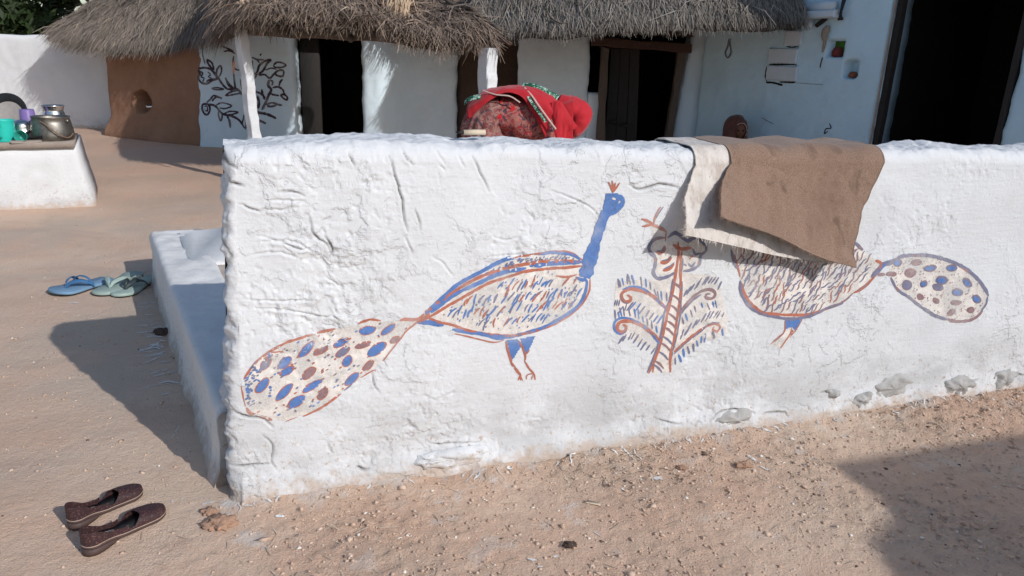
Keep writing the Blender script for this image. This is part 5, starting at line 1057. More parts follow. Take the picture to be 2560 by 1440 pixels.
# ------------------------------------------------------------------ sacks over the wall
def drape(name, TL, TR, BR, BL, mat, label, standoff, base, bot=None, left=None, th=.004, seed=0, backlen=.28, nu=70):
    """cloth over the wall: front corners (s, z) on the wall, standoff(u, v) from the plaster; goes over the top and down the back"""
    g = np.linspace(0, 1, nu); nv = 70; v = np.linspace(0, 1, nv); U, Vv = np.meshgrid(g, v, indexing='ij')
    TL, TR, BR, BL = map(np.asarray, (TL, TR, BR, BL)); top = TL + U[..., None] * (TR - TL)
    bottom = (BL + U[..., None] * (BR - BL)) if bot is None else np.stack([np.interp(U, bot[0], bot[1]), np.interp(U, bot[0], bot[2])], -1)
    if bot is not None: 
        Bc = catmull(np.stack([bot[1], bot[2]], 1), 16); L = np.linspace(0, 1, len(Bc)); bottom = np.stack([np.interp(U, L, Bc[:, 0]), np.interp(U, L, Bc[:, 1])], -1)
    q = top + Vv[..., None] * (bottom - top); q[..., 0] += .006 * f2(Vv * 5 + seed, Vv * 0 + 1 + seed, 2) * (1 - U) + .006 * f2(Vv * 5 + seed + 9, Vv * 0 + 4, 2) * U
    S, Z = q[..., 0], q[..., 1]
    h = np.clip(front_relief(S, Z), .0, .03) * (1 - Vv) + base + standoff(U, Vv) + .010 * f2(S * 7 + seed, Z * 5, 3) * (.25 + .75 * Vv) + .0045 * f2(S * 22 + seed, Z * 18, 3)
    h = np.maximum(h, front_relief(S, Z) + base + .002)
    F = FW.p0 + S[..., None] * FW.w + h[..., None] * FW.n + Z[..., None] * T3
    # over the top (rounded) and down the back
    t = np.linspace(0, 1, 40)[1:]; s0 = top[:, 0, 0]; zt = wall_top(s0) + .008 + base * .6 + .006 * f2(s0 * 8 + seed, s0 * 0, 2)
    arc = []
    for k in t:
        if k < .25: a = k / .25 * math.pi / 2; y = -(1 - math.cos(a)) * .055 + (F[:, 0] - FW.p0) @ FW.n * (1 - a / (math.pi / 2)) ; z = top[:, 0, 1] + (zt - top[:, 0, 1]) * math.sin(a)
        elif k < .62: y = np.full(nu, -.055 - (k - .25) / .37 * (W_T - .095)); z = zt + .004 * f2(s0 * 9 + k * 6, s0 * 0 + k * 5, 2)
        elif k < .75: a = (k - .62) / .13 * math.pi / 2; y = -(W_T - .04) - .06 * math.sin(a) + 0 * s0; z = zt - .055 * (1 - math.cos(a))
        else: y = np.full(nu, -W_T - .022); z = zt - .055 - backlen * (k - .75) / .25
        arc.append(FW.p0 + s0[:, None] * FW.w + np.asarray(y)[:, None] * FW.n + np.asarray(z)[:, None] * T3)
    A = np.stack(arc, 1)[:, ::-1]; P = np.concatenate([A, F], 1); nvv = P.shape[1]
    du = np.gradient(P, axis=0); dv = np.gradient(P, axis=1); N = np.cross(du, dv); N /= np.linalg.norm(N, axis=2)[..., None]
    if ((N[nu // 2, -5]) @ FW.n) < 0: N = -N
    o = roof_slab(name, P, N, th, mat, None)
    g = np.random.default_rng(seed + 70); V = []; Fq = []                      # frayed yarn ends along the cut edges
    for k in range(170):
        if g.random() < .6: i = g.integers(0, nu); p = F[i, -1]; d = np.array([0, 0, -1.0])
        else: p = F[0, g.integers(20, nv)]; d = -FW.w * .8 + np.array([0, 0, -.6])
        d = d + .5 * g.normal(size=3); d /= np.linalg.norm(d); l = .006 + .016 * g.random() ** 2; w = .0007 * np.cross(d, FW.n); e = .3 * l * g.normal(size=3) + np.array([0, 0, -.3 * l]); b = len(V)
        V += [p - w, p + w, p + d * l * .6 + w, p + d * l * .6 - w, p + d * l + e]; Fq += [(b, b + 1, b + 2, b + 3), (b + 3, b + 2, b + 4)]
    mesh('frayed_edge', V, Fq, mat, o, False, kind='stuff'); return o
def fpo(px, py, h): p = on_plane(px, py, FW.p0 + FW.n * h, FW.n); return np.array([(p - FW.p0) @ FW.w, p[2]])
def sw(l): return np.array([fpo(*a) for a in l])
b = sw([(1713,588,.13),(1770,600,.115),(1850,618,.095),(1950,640,.07),(2060,655,.05),(2120,650,.045)])
def tz(px, k=.05): s = fpx(px, 372)[0]; return np.array([s, float(wall_top(s)) - k])
o = drape('woven_sack', tz(1741), tz(2190), b[-1], b[0], M_WOVEN, '', lambda U, V: .115 * V ** 1.6 * (1 - U) ** .9 + .03 * V * U + .012 * np.sin(V * 9) * V * (1 - U), .006, ([0, .15, .35, .6, .85, 1], b[:, 0], b[:, 1]), seed=3)
tag(o, 'pale woven plastic sack underneath, showing left of and below the brown one', 'sack')
b = sw([(1799,541,.18),(1850,560,.165),(1940,590,.14),(2010,625,.12),(2075,652,.115),(2128,664,.105)])
o = drape('jute_sack', tz(1827, .045), tz(2208, .045), b[-1], b[0], M_JUTE, '', lambda U, V: .055 * V ** 1.4 * (1 - .35 * U) + .105 * V ** 1.6 * (1 - U) ** 1.6 + .022 * np.sin(math.pi * U) * V + .045 * V ** 2 * sst(.55, .95, U) + .012 * np.sin(U * 11 + 2 * V) * V + .03 * sst(.86, 1.0, V) * sst(.75, 1.0, U), .016, ([0, .15, .4, .6, .85, 1], b[:, 0], b[:, 1]), seed=8, th=.006)
tag(o, 'brown stained jute sack lying on top of the pale one over the wall', 'sack')

# stick lying on the wall top
a = on_plane(1146, 331, FW.p0 - FW.n * .17, FW.n); b = on_plane(1213, 328, FW.p0 - FW.n * .17, FW.n); a[2] = b[2] = float(wall_top(.9)) + .022
st = thing('wooden_stick', 'short pale wooden stick with a grey tip lying on the wall top', 'stick', tuple((a + b) / 2)); d = (b - a) / 2
MB().tube([-d * .62, d * .2, d], [.0085, .0095, .009], 8).build('shaft', M_PALEWOOD, st); MB().tube([-d * 1.2, -d * .9, -d * .625], [.002, .004, .006], 8).build('tip', M_IRON, st)

# ------------------------------------------------------------------ footwear
def half_w(t, w=.045, toe=2.2):
    t = np.asarray(t, float); b = w * (.70 + .10 * np.cos(t * 6.0 + .2) + .30 * sst(.30, .74, t)); return b * np.sqrt(np.clip(1 - ((.13 - t) / .13).clip(0, 1) ** 2, 0, 1)) * (1 - ((t - .78) / .22).clip(0, 1) ** toe) ** .5
def sole_rings(L, w, zs, n=40, toe=2.2, curve=None, wsc=None):
    t = (1 - np.cos(np.linspace(0, math.pi, n))) / 2; h = half_w(t, w, toe); sh = .010 * np.sin((t - .2) * 4) * (t > .2); cz = curve(t) if curve else 0 * t
    P = np.concatenate([np.stack([t * L, h + sh, cz], 1), np.stack([t[::-1] * L, (-h + sh)[::-1], cz[::-1]], 1)[1:-1]])
    R = []
    for k, z in enumerate(zs):
        s = 1 if wsc is None else wsc[k]; Q = P.copy(); Q[:, 0] = L / 2 + (Q[:, 0] - L / 2) * (1 - (1 - s) * .35); Q[:, 1] *= s; Q[:, 2] += z; R.append(Q)
    return R
def flat_shoe(p_heel, p_toe, label):
    d = np.asarray(p_toe)[:2] - np.asarray(p_heel)[:2]; L = float(np.hypot(*d)); z0 = float(ground_h(*np.asarray((p_heel[0] + p_toe[0]) / 2 * np.ones(1)), np.ones(1) * (p_heel[1] + p_toe[1]) / 2)[0]) + .002
    t = thing('ballet_flat', label, 'shoe', (p_heel[0], p_heel[1], z0), math.atan2(d[1], d[0]), 'pair of maroon slip-on shoes')
    cur = lambda u: .020 * sst(.50, .15, u) + .006 * sst(.8, 1.0, u); w = L * .158
    MB().rings(sole_rings(L, w, [0, .006, .010], curve=cur, wsc=[.93, 1, 1])).build('sole', M_RUBBER, t)
    MB().rings(sole_rings(L * 1.0, w, [.0105, .0128], curve=cur, wsc=[1.012, 1.008])).build('welt', M_WELT, t)
    hb_ = lambda u: cur(u) * sst(.30, .42, u); MB().rings([sole_rings(L, w * .94, [.0], n=40, curve=hb_)[0], sole_rings(L, w * .97, [.001], n=40, curve=cur)[0]]).build('heel', M_RUBBER, t)
    MB().rings(sole_rings(L, w, [.0136, .0165], curve=cur, wsc=[.93, .92])).build('insole', M_INSOLE, t)
    # upper: wall round the foot, closing over the toes
    nt, na = 130, 60; tt = np.linspace(.0, 1, nt) ** 1.0; V = []
    for u in tt:
        uu = .004 + u * .992; h = float(half_w(np.array([uu]), w)[0]) * 1.0 + .0004; sh = .010 * math.sin((uu - .2) * 4) * (uu > .2); zb = float(cur(np.array([uu]))[0]) + .0135
        rim = .042 - .023 * sst(.05, .30, uu) + .004 * sst(.45, .6, uu) if uu < .64 else 0
        hc = (.033 - .010 * sst(.58, .98, uu)) * (1 - .55 * ((uu - .75) / .25 if uu > .75 else 0) ** 2)
        open_ = 1 - float(sst(.55, .64, uu)); row = []
        for a in np.linspace(-1, 1, na):
            # closed vault profile
            ca = a * math.pi / 2; yv, zv = h * math.copysign(abs(math.sin(ca)) ** .75, ca), hc * (math.cos(ca) ** .8 if math.cos(ca) > 0 else 0)
            # open wall profile: a -1..0 left wall up, doubled back at the middle kept at the rim
            k = 1 - abs(a); yo = math.copysign(h * (1 - .10 * k), a) if a != 0 else 0; zo = rim * min(1, k * 1.15)
            row.append((uu * L, (yv * (1 - open_) + yo * open_) + sh, zb + zv * (1 - open_) + zo * open_))
        V.append(row)
    V = np.array(V); F = []
    lim = [.57 + .0 * i for i in range(na)]
    for i in range(nt - 1):
        for j in range(na - 1):
            u = tt[i]; mid = abs((j + .5) / (na - 1) * 2 - 1)
            if u < .64 and mid < .05: continue
            if .50 < u < .68 and mid < .72 * (1 - ((u - .50) / .18) ** 2) ** .5: continue
            if u <= .50 and mid < .12: continue
            F.append((i * na + j, (i + 1) * na + j, (i + 1) * na + j + 1, i * na + j + 1))
    F.append(tuple(j for j in range(na)) [: na // 2]); F = F[:-1]
    F.append(tuple(range(0, na // 2 - 1)) + tuple(range(na // 2 + 1, na)))
    o = mesh('upper', V.reshape(-1, 3), F, M_SHOE, t); so = o.modifiers.new('thickness', 'SOLIDIFY'); so.thickness = .0022; so.offset = -1
    mb = MB()
    for k in range(5): x = L * (.20 + .035 * k); mb.tube([(x, -.010, .0172 + float(cur(np.array([x / L]))[0])), (x + .010, .004, .0172 + float(cur(np.array([x / L]))[0])), (x + .006, .012, .0172 + float(cur(np.array([x / L]))[0]))], .0011, 5)
    o = mb.build('worn_print', M_FOIL, t); o['kind'] = 'stuff'
    return t
flat_shoe(on_z(172, 1316), on_z(352, 1222), 'maroon dotted slip-on shoe lying behind its mate, the farther of the pair')
flat_shoe(on_z(208, 1378), on_z(408, 1268), 'maroon dotted slip-on shoe lying in front, the nearer of the pair')
def flip_flop(p_toe, p_heel, label, foam, strap, heel_mat=None, wr=.19, extra=False, group=None, pale=False):
    d = np.asarray(p_toe)[:2] - np.asarray(p_heel)[:2]; L = float(np.hypot(*d)); z0 = float(ground_h(np.array([(p_toe[0] + p_heel[0]) / 2]), np.array([(p_toe[1] + p_heel[1]) / 2]))[0]) + .003
    t = thing('flip_flop', label, 'slipper', (p_heel[0], p_heel[1], z0), math.atan2(d[1], d[0]), group); w = L * wr
    cur = lambda u: .006 * sst(.75, 1, u)
    MB().rings(sole_rings(L, w, [0, .004, .007], curve=cur, wsc=[.95, .99, .99])).build('outsole', M_BLACKSOLE, t); MB().rings(sole_rings(L, w, [.0072, .012, .0205, .023], curve=cur, wsc=[1, 1.01, 1, .96])).build('footbed', foam, t)
    z = .023; mb = MB()
    for s in (-1, 1):
        A = catmull(np.array([(L * .76, s * .003, z + .004), (L * .70, s * w * .25, z + .032), (L * .58, s * w * .66, z + .040), (L * .46, s * w * .86, z + .016), (L * .42, s * w * .88, z - .004)]), 8)
        R_ = []
        for i, p in enumerate(A):
            T = A[min(i + 1, len(A) - 1)] - A[max(i - 1, 0)]; T /= np.linalg.norm(T); up = np.array([-.1, s * .55, .8]); b = np.cross(T, up); b /= np.linalg.norm(b); c = np.cross(b, T); hw = .006 + .010 * math.sin(min(1, i / len(A) * 1.25) * math.pi) 
            R_.append([p + b * hw * x + c * .0026 * y for x, y in ((-1, 0), (-.5, 1), (.5, 1), (1, 0), (.5, -1), (-.5, -1))])
        m2 = MB(); m2.rings(R_); m2.build('strap', strap, t)
    if extra:
        m2 = MB(); A = catmull(np.array([(L * .42, w * .8, z + .01), (L * .46, w * .35, z + .045), (L * .50, -w * .35, z + .045), (L * .55, -w * .85, z + .008)]), 8); m2.tube(A, .008, 8, flat=.5); m2.build('cross_strap', strap, t)
    if pale:
        for dx in (0, .022):
            A = catmull(np.array([(L * .44 + dx, w * .85, z + .005), (L * .42 + dx, w * .3, z + .04), (L * .40 + dx, -w * .3, z + .04), (L * .38 + dx, -w * .85, z + .005)]), 8); MB().tube(A, .0045, 6).build('thin_strap', M_PALESTRAP, t)
    MB().tube([(L * .76, 0, z - .003), (L * .765, 0, z + .010)], .0045, 8).build('toe_post', strap, t); return t
flip_flop(on_z(128, 738), on_z(281, 703), 'blue foam flip flop with crossed blue straps, leftmost of the three slippers', M_BLUEFOAM, M_BLUESTRAP, wr=.25, extra=True)
flip_flop(on_z(252, 742), on_z(342, 684), 'pale green flip flop between the blue one and the one touching the ledge', M_GREENFOAM, M_GREENFOAM, wr=.17)
flip_flop(on_z(290, 745), on_z(385, 694), 'pale green flip flop with dark straps, half in shade against the ledge', M_GREENFOAM, M_DKSTRAP, wr=.15, pale=True)

# ------------------------------------------------------------------ people
def skin_body(name, chains, mat, parent, levels=2):
    V = []; E = []; Rr = []; roots = []
    for pts, rad, joined in chains:
        b = len(V)
        for i, (p, r) in enumerate(zip(pts, rad)):
            if i == 0 and joined is not None: b -= 1; prev = joined; continue
            V.append(tuple(map(float, p))); Rr.append(r)
            if i == 0: roots.append(len(V) - 1)
            else: E.append((prev, len(V) - 1))
            prev = len(V) - 1
    me = bpy.data.meshes.new(name); me.from_pydata(V, E, []); me.materials.append(mat); o = link(bpy.data.objects.new(name, me), parent)
    m = o.modifiers.new('skin', 'SKIN'); m.use_smooth_shade = True; sv = me.skin_vertices[0].data
    for i, r in enumerate(Rr): sv[i].radius = (r, r); sv[i].use_root = i in roots
    s = o.modifiers.new('round', 'SUBSURF'); s.levels = s.render_levels = levels; return o
def fingers(palm, tip_dir, side, r=.0085, L=.085):
    palm, t, s = map(np.asarray, (palm, tip_dir, side)); t = t / np.linalg.norm(t); s = s / np.linalg.norm(s); n = np.cross(s, t); ch = []
    for k, l in enumerate((.80, .95, 1.0, .9)):
        b = palm + s * (k - 1.5) * .019; ch.append(([b - t * .03, b + t * .035, b + t * (.035 + L * .45 * l) + n * .006, b + t * (.035 + L * .8 * l) + n * .022], [r * 1.1, r, r * .95, r * .8], None))
    b = palm - s * .035 - t * .02; ch.append(([b + s * .02, b - s * .012 + t * .02, b - s * .022 + t * .055 + n * .012], [r * 1.2, r * 1.1, r * .9], None)); return ch
def rings_mesh(name, R, mat, parent, mi=None, caps=(True, True), rip=0.0, sc=6.0, seed=0):
    R = np.asarray(R, float); n = R.shape[1]; nx = np.concatenate([R[:, 1:], R[:, :1]], 1); c = R.mean(1, keepdims=True); d = R - c; d /= np.linalg.norm(d, axis=2)[..., None] + 1e-9
    if rip: R = R + d * (rip * f3(R * sc + seed, 3))[..., None]
    mb = MB(); mb.rings(list(R), 0, *caps); return mb.build(name, mat, parent)
def loft_path(C, ry, rz, n=36, tilt=None, m=44):
    """rings across a bent body in the x-z plane: centres C, half width ry (along y) and half depth rz (across the path)"""
    C = np.asarray(C, float); A = catmull(np.column_stack([C, ry, rz]), 8); C, ry, rz = A[:, :3], A[:, 3], A[:, 4]; T = np.gradient(C, axis=0); T /= np.linalg.norm(T, axis=1)[:, None]; an = np.arange(n) * 2 * math.pi / n; R = []
    for c, t, a, b in zip(C, T, ry, rz):
        u = np.cross([0, 1.0, 0], t); u /= np.linalg.norm(u); R.append(c + np.cos(an)[:, None] * np.array([0, 1.0, 0]) * a + np.sin(an)[:, None] * u * b)
    return np.array(R)
YP = 6.5; X0 = on_y(1300, 300, YP)[0]
def bx(px, py): p = on_y(px, py, YP); return np.array([p[0] - X0, 0, p[2]])
woman = thing('person', 'person in a red veil and printed skirt bending forward behind the wall', 'person', (X0, YP, 0))
hipL, hip, waist, chest, shd, head = bx(1190, 300), bx(1215, 292), bx(1275, 272), bx(1340, 275), bx(1378, 285), bx(1428, 288)
FT = [(-.30, -.11, .03), (-.30, .11, .03)]
ch = [([hip, waist, chest, shd + [0, 0, .0], (shd + head) / 2, head], [.13, .105, .115, .085, .05, .085], None)]
nB = 5
ch.append(([hip, (-.26, -.10, .80), (-.30, -.11, .45), (-.33, -.11, .10), (-.22, -.12, .035)], [.13, .085, .06, .04, .035], 0)); ch.append(([hip, (-.26, .10, .80), (-.30, .11, .45), (-.33, .11, .10), (-.22, .12, .035)], [.13, .085, .06, .04, .035], 0))
ha, hb = np.array((.34, -.15, .38)), np.array((.40, .13, .40))
ch.append(([shd, shd + [0, -.15, -.05], (.27, -.19, .68), ha + [0, 0, .03]], [.085, .05, .038, .028], 3)); ch.append(([shd, shd + [0, .15, -.05], (.30, .18, .70), hb + [0, 0, .03]], [.085, .05, .038, .028], 3))
for h_ in (ha, hb): ch.append(([h_ + [0, 0, .04], h_ + [0, 0, -.03]], [.030, .034], None)); ch += fingers(h_ + np.array([0, 0, -.05]), (.25, 0, -1), (0, 1, 0))
skin_body('body', ch, M_SKIN, woman)
# skirt: from the waist over the hips to the ground, pleated
an = np.arange(90) * 2 * math.pi / 90; R = []
for cx, cz, rx, ry, tilt in [(waist[0] - .06, waist[2] + .0, .10, .17, 1.1), (waist[0] - .11, waist[2] - .025, .14, .19, .95), (hip[0] + .01, hip[2] - .02, .17, .22, .60), (hip[0] - .005, hip[2] - .12, .205, .235, .25), (-.235, hip[2] - .25, .225, .25, .05), (-.22, .50, .25, .28, 0), (-.22, .28, .28, .31, 0), (-.22, .06, .31, .34, 0)]:
    q = 1 + (.030 + .05 * (1 - cz)) * np.sin(an * 13 + 2 * np.sin(an * 3)) * (cz < .93)
    x = rx * np.cos(an) * q; R.append(np.stack([cx + x * math.cos(tilt), ry * np.sin(an) * q, cz - x * math.sin(tilt)], 1))
R = np.array(R); Rc = np.stack([catmull(R[:, j], 5) for j in range(90)], 1); rings_mesh('skirt', Rc, M_SKIRT, woman, rip=.018, sc=10, caps=(True, False))
# blouse round the trunk and hanging below the chest
R = loft_path([waist + [-.10, 0, -.045], waist + [0, 0, -.06], chest + [-.06, 0, -.085], chest + [.05, 0, -.07], shd + [.03, 0, -.03]], [.18, .18, .18, .18, .10], [.155, .17, .185, .165, .09]); rings_mesh('blouse', R, M_BLOUSE, woman, rip=.024, sc=11, seed=3)
R = loft_path([shd + [0, -.14, .0], shd + [.0, -.165, -.09], (.26, -.185, .70)], [.065, .06, .055], [.065, .06, .055], 20); rings_mesh('sleeve', R, M_BLOUSE, woman, rip=.012, sc=14)
R = loft_path([shd + [0, .14, .0], shd + [.0, .165, -.09], (.28, .18, .70)], [.065, .06, .055], [.065, .06, .055], 20); rings_mesh('sleeve', R, M_BLOUSE, woman, rip=.012, sc=14)
# veil: one sheet over hips, back, shoulders and head, closed round the head like a hood
prof = [  # x, z of the top line, half width, drop on the near side, drop on the far side
 (bx(1172,262), .17, .02, .10, .5), (bx(1205,232), .19, .02, .12, .42), (bx(1250,219), .19, .0, .34, .22), (bx(1300,216), .19, .03, .42, .26), (bx(1345,223), .205, .16, .42, .5), (bx(1380,240), .20, .33, .3, .6), (bx(1398,247), .175, .40, .34, .62), (bx(1415,243), .16, .42, .3, .62), (bx(1432,240), .155, .40, .26, .62)]
nu = 46; a = np.linspace(-1, 1, nu); rows = []
A = catmull(np.array([[*p, w, dn, df, kk] for p, w, dn, df, kk in prof]), 7)
for x, y, z, w, dn, df, kk in A:
    row = []
    for t in a:
        s = abs(t); dr = dn if t < 0 else df
        if s < .5: th = s / .5 * math.pi / 2; yy = w * math.sin(th); zz = z - w * kk * (1 - math.cos(th))
        else: yy = w + .02 * (s - .5); zz = z - w * kk - (s - .5) / .5 * dr
        row.append((x + .03 * max(0, s - .5), math.copysign(yy, t), zz))
    rows.append(row)
Vv = np.array(rows); Nn = np.cross(np.gradient(Vv, axis=0), np.gradient(Vv, axis=1)); Nn /= np.linalg.norm(Nn, axis=2)[..., None] + 1e-9
Vv = Vv + Nn * (.014 * f3(Vv * np.array([5, 14, 9]), 3) + .010 * (1 - np.abs(f3(Vv * np.array([4, 17, 15]) + 3, 2))) ** 3)[..., None]
o = mesh('veil', Vv.reshape(-1, 3), grid_faces(len(A), nu), M_RED, woman); so = o.modifiers.new('t', 'SOLIDIFY'); so.thickness = .004; so.offset = 0
# hood round the head, gathered at the face
hc = bx(1428, 292); nh = 44; R = []; ax = np.array([.86, 0, -.5]); up = np.array([.5, 0, .86]); an = np.arange(nh) * 2 * math.pi / nh
for t, r, sh in [(-.17, .135, -.03), (-.11, .150, -.01), (-.04, .160, 0), (.03, .163, 0), (.09, .150, 0), (.135, .115, 0), (.155, .07, 0), (.160, .02, 0)]:
    R.append(hc + ax * t + r * (np.cos(an)[:, None] * np.array([0, 1.0, 0]) * .88 + np.sin(an)[:, None] * up) + up * sh)
R = np.array(R); R = np.stack([catmull(R[:, j], 5) for j in range(nh)], 1)
# cloth fold at the side of the face: a pinch with radiating creases
pc = hc + np.array([.0, -.14, -.02]); dd = np.linalg.norm(R - pc, axis=2); th = np.arctan2((R - pc)[..., 2], (R - pc)[..., 0]); cen = R - hc; cen /= np.linalg.norm(cen, axis=2)[..., None]
R = R - cen * (.045 * np.exp(-(dd / .05) ** 2) + .010 * np.sin(th * 7) * np.exp(-((dd - .07) / .05) ** 2))[..., None]
rings_mesh('hood', R, M_RED, woman, rip=.012, sc=11, caps=(False, True))
# hanging front fall of the veil under the chin
fall = np.array([[bx(1378, 250) + [0, -.19, 0], bx(1400, 252) + [0, -.20, 0], bx(1425, 290) + [0, -.17, 0], bx(1442, 315) + [0, -.15, 0]], [bx(1372, 290) + [0, -.21, 0], bx(1392, 296) + [0, -.22, 0], bx(1410, 305) + [0, -.20, 0], bx(1420, 325) + [0, -.17, 0]], [bx(1368, 320) + [0, -.215, 0], bx(1388, 326) + [0, -.23, 0], bx(1404, 332) + [0, -.21, 0], bx(1412, 340) + [0, -.18, 0]], [bx(1394, 352) + [0, -.21, 0], bx(1402, 358) + [0, -.22, 0], bx(1408, 358) + [0, -.21, 0], bx(1411, 352) + [0, -.19, 0]]])
fl_ = np.stack([catmull(fall[:, j], 8) for j in range(4)], 1); fl_ = np.stack([catmull(fl_[i], 8) for i in range(len(fl_))], 0); fl_[..., 1] += .022 * f3(fl_ * np.array([22, 10, 6]), 3)
o = mesh('veil_fall', fl_.reshape(-1, 3), grid_faces(*fl_.shape[:2]), M_RED, woman); so = o.modifiers.new('t', 'SOLIDIFY'); so.thickness = .004
def ribbon(name, pts, w, mat, lift=.006):
    """border band laid on the veil"""
    P = catmull(np.array([bx(*p[:2]) + [0, p[2], 0] for p in pts]), 10); T = np.gradient(P, axis=0); T /= np.linalg.norm(T, axis=1)[:, None]; nrm = np.array([0, -.75, .65]); S_ = np.cross(T, nrm); S_ /= np.linalg.norm(S_, axis=1)[:, None]
    k = 6; V = np.stack([P + S_ * (q - .5) * w + nrm * (lift + .004 * math.sin(q * 3.1)) for q in np.linspace(0, 1, k)], 1)
    o = mesh(name, V.reshape(-1, 3), grid_faces(len(P), k), mat, woman); so = o.modifiers.new('t', 'SOLIDIFY'); so.thickness = .004; return o
ribbon('border', [(1301,220,-.10),(1318,236,-.19),(1335,262,-.225),(1352,285,-.24),(1362,300,-.245)], .032, M_BORDER); ribbon('border_piping', [(1310,219,-.11),(1328,238,-.2),(1345,262,-.235),(1364,288,-.25),(1386,318,-.255)], .010, M_PIPING, .010)
ribbon('border', [(1304,217,.02),(1330,218,-.02),(1355,226,-.03),(1380,240,-.04),(1394,247,-.05)], .055, M_BORDER, .012)
ribbon('border', [(1165,256,-.14),(1182,245,-.185),(1205,241,-.205)], .045, M_BORDER, .012); ribbon('border_piping', [(1206,226,-.13),(1240,236,-.19),(1275,240,-.205),(1300,255,-.22)], .008, M_PIPING, .012)

# seated person by the house wall
sitp = on_y(1842, 322, 9.35); sit = thing('person', 'person in a brown shawl sitting low against the bluish wall', 'person', (sitp[0], 9.35, 0), math.radians(0))
hz = sitp[2] + .0
skin_body('body', [([(0, .05, .12), (0, .06, .30), (0, .03, hz - .22), (0, .0, hz - .10), (0, -.005, hz + .02)], [.15, .13, .12, .05, .07], None), ([(0, .05, .12), (-.16, -.22, .22), (-.08, -.40, .06)], [.15, .075, .05], 0), ([(0, .05, .12), (.16, -.22, .22), (.08, -.40, .06)], [.15, .075, .05], 0), ([(0, .03, hz - .22), (-.17, .0, hz - .26), (-.20, -.16, .26), (-.06, -.26, .26)], [.12, .05, .04, .03], 2), ([(0, .03, hz - .22), (.17, .0, hz - .26), (.20, -.16, .26), (.06, -.26, .26)], [.12, .05, .04, .03], 2)] + fingers((-.04, -.28, .26), (1, -.2, 0), (0, -1, 0)) + fingers((.04, -.30, .28), (-1, -.2, 0), (0, -1, 0)), M_SKIN, sit)
def head_mesh(c, r, parent):
    nu_, nv_ = 48, 40; th = np.linspace(0, math.pi, nv_); ph = np.linspace(0, 2 * math.pi, nu_, endpoint=False); A, B = np.meshgrid(ph, th, indexing='ij')
    X = .78 * np.sin(B) * np.cos(A); Y = .92 * np.sin(B) * np.sin(A); Z = np.cos(B) * 1.12; Z = np.where(Z < 0, Z * 1.02, Z); X = X * (1 - .22 * sst(-.1, -1, Z))
    f = (Y < -.3)
    def g(x, z, sx_, sz_): return np.exp(-((X - x) / sx_) ** 2 - ((Z - z) / sz_) ** 2) * f
    Y = Y - .20 * g(0, -.12, .10, .22) - .10 * g(0, -.25, .15, .09) + .11 * g(-.28, .08, .17, .11) + .11 * g(.28, .08, .17, .11) - .05 * g(0, .24, .5, .08) - .06 * g(0, -.52, .20, .05) - .05 * g(0, -.62, .18, .05) + .03 * g(0, -.57, .2, .02) - .08 * g(0, -.85, .2, .14)
    P = np.stack([X, Y, Z], -1) * r + c; o = mesh('head', P.reshape(-1, 3), grid_faces(nu_, nv_, True), M_SKIN, parent)
    for s in (-1, 1):
        MB().lathe([(.001, -.13), (.09, -.09), (.13, 0), (.09, .09), (.001, .13)], 12, (0, 0, 0)).build('eye', M_HAIR, parent).matrix_local = Matrix.Translation(Vector(c) + Vector((s * .28 * r, -.80 * r, .08 * r))) @ Matrix.Scale(r, 4)
head_mesh(np.array([.02, -.02, hz - .02]), .102, sit)
R = []
for z, rx, ry, dy in [(.02, .42, .40, -.08), (.15, .36, .36, -.08), (.30, .27, .26, 0), (hz - .24, .235, .19, .02), (hz - .13, .15, .14, .02), (hz - .03, .138, .135, .025), (hz + .05, .130, .13, .03), (hz + .10, .108, .11, .035), (hz + .135, .07, .075, .035), (hz + .15, .015, .02, .035)]:
    an = np.arange(48) * 2 * math.pi / 48; R.append(np.stack([rx * np.cos(an) - .008, dy + ry * np.sin(an), np.full(48, z)], 1))
R = np.array(R); R = np.stack([catmull(R[:, j], 5) for j in range(48)], 1)
V = R; keep = []
for i in range(V.shape[0] - 1):
    for j in range(48):
        c = V[i, j]; fx, fz = (c[0] - .022) / .072, (c[2] - (hz - .025)) / .098
        if c[1] < -.03 and fx * fx + fz * fz < 1: continue
        keep.append((i * 48 + j, i * 48 + (j + 1) % 48, (i + 1) * 48 + (j + 1) % 48, (i + 1) * 48 + j))
V = V + .010 * f3(V * 9, 3)[..., None]
o = mesh('shawl', V.reshape(-1, 3), keep, M_SHAWL, sit); so = o.modifiers.new('t', 'SOLIDIFY'); so.thickness = .008; so.offset = 1
an = np.linspace(-.15 * math.pi, 1.15 * math.pi, 26); MB().tube([np.array([.022 + .076 * math.cos(t), -.118 + .03 * abs(math.cos(t)), hz - .025 + .102 * math.sin(t)]) for t in an], .0045, 6).build('shawl_edge', M_PIPING, sit)

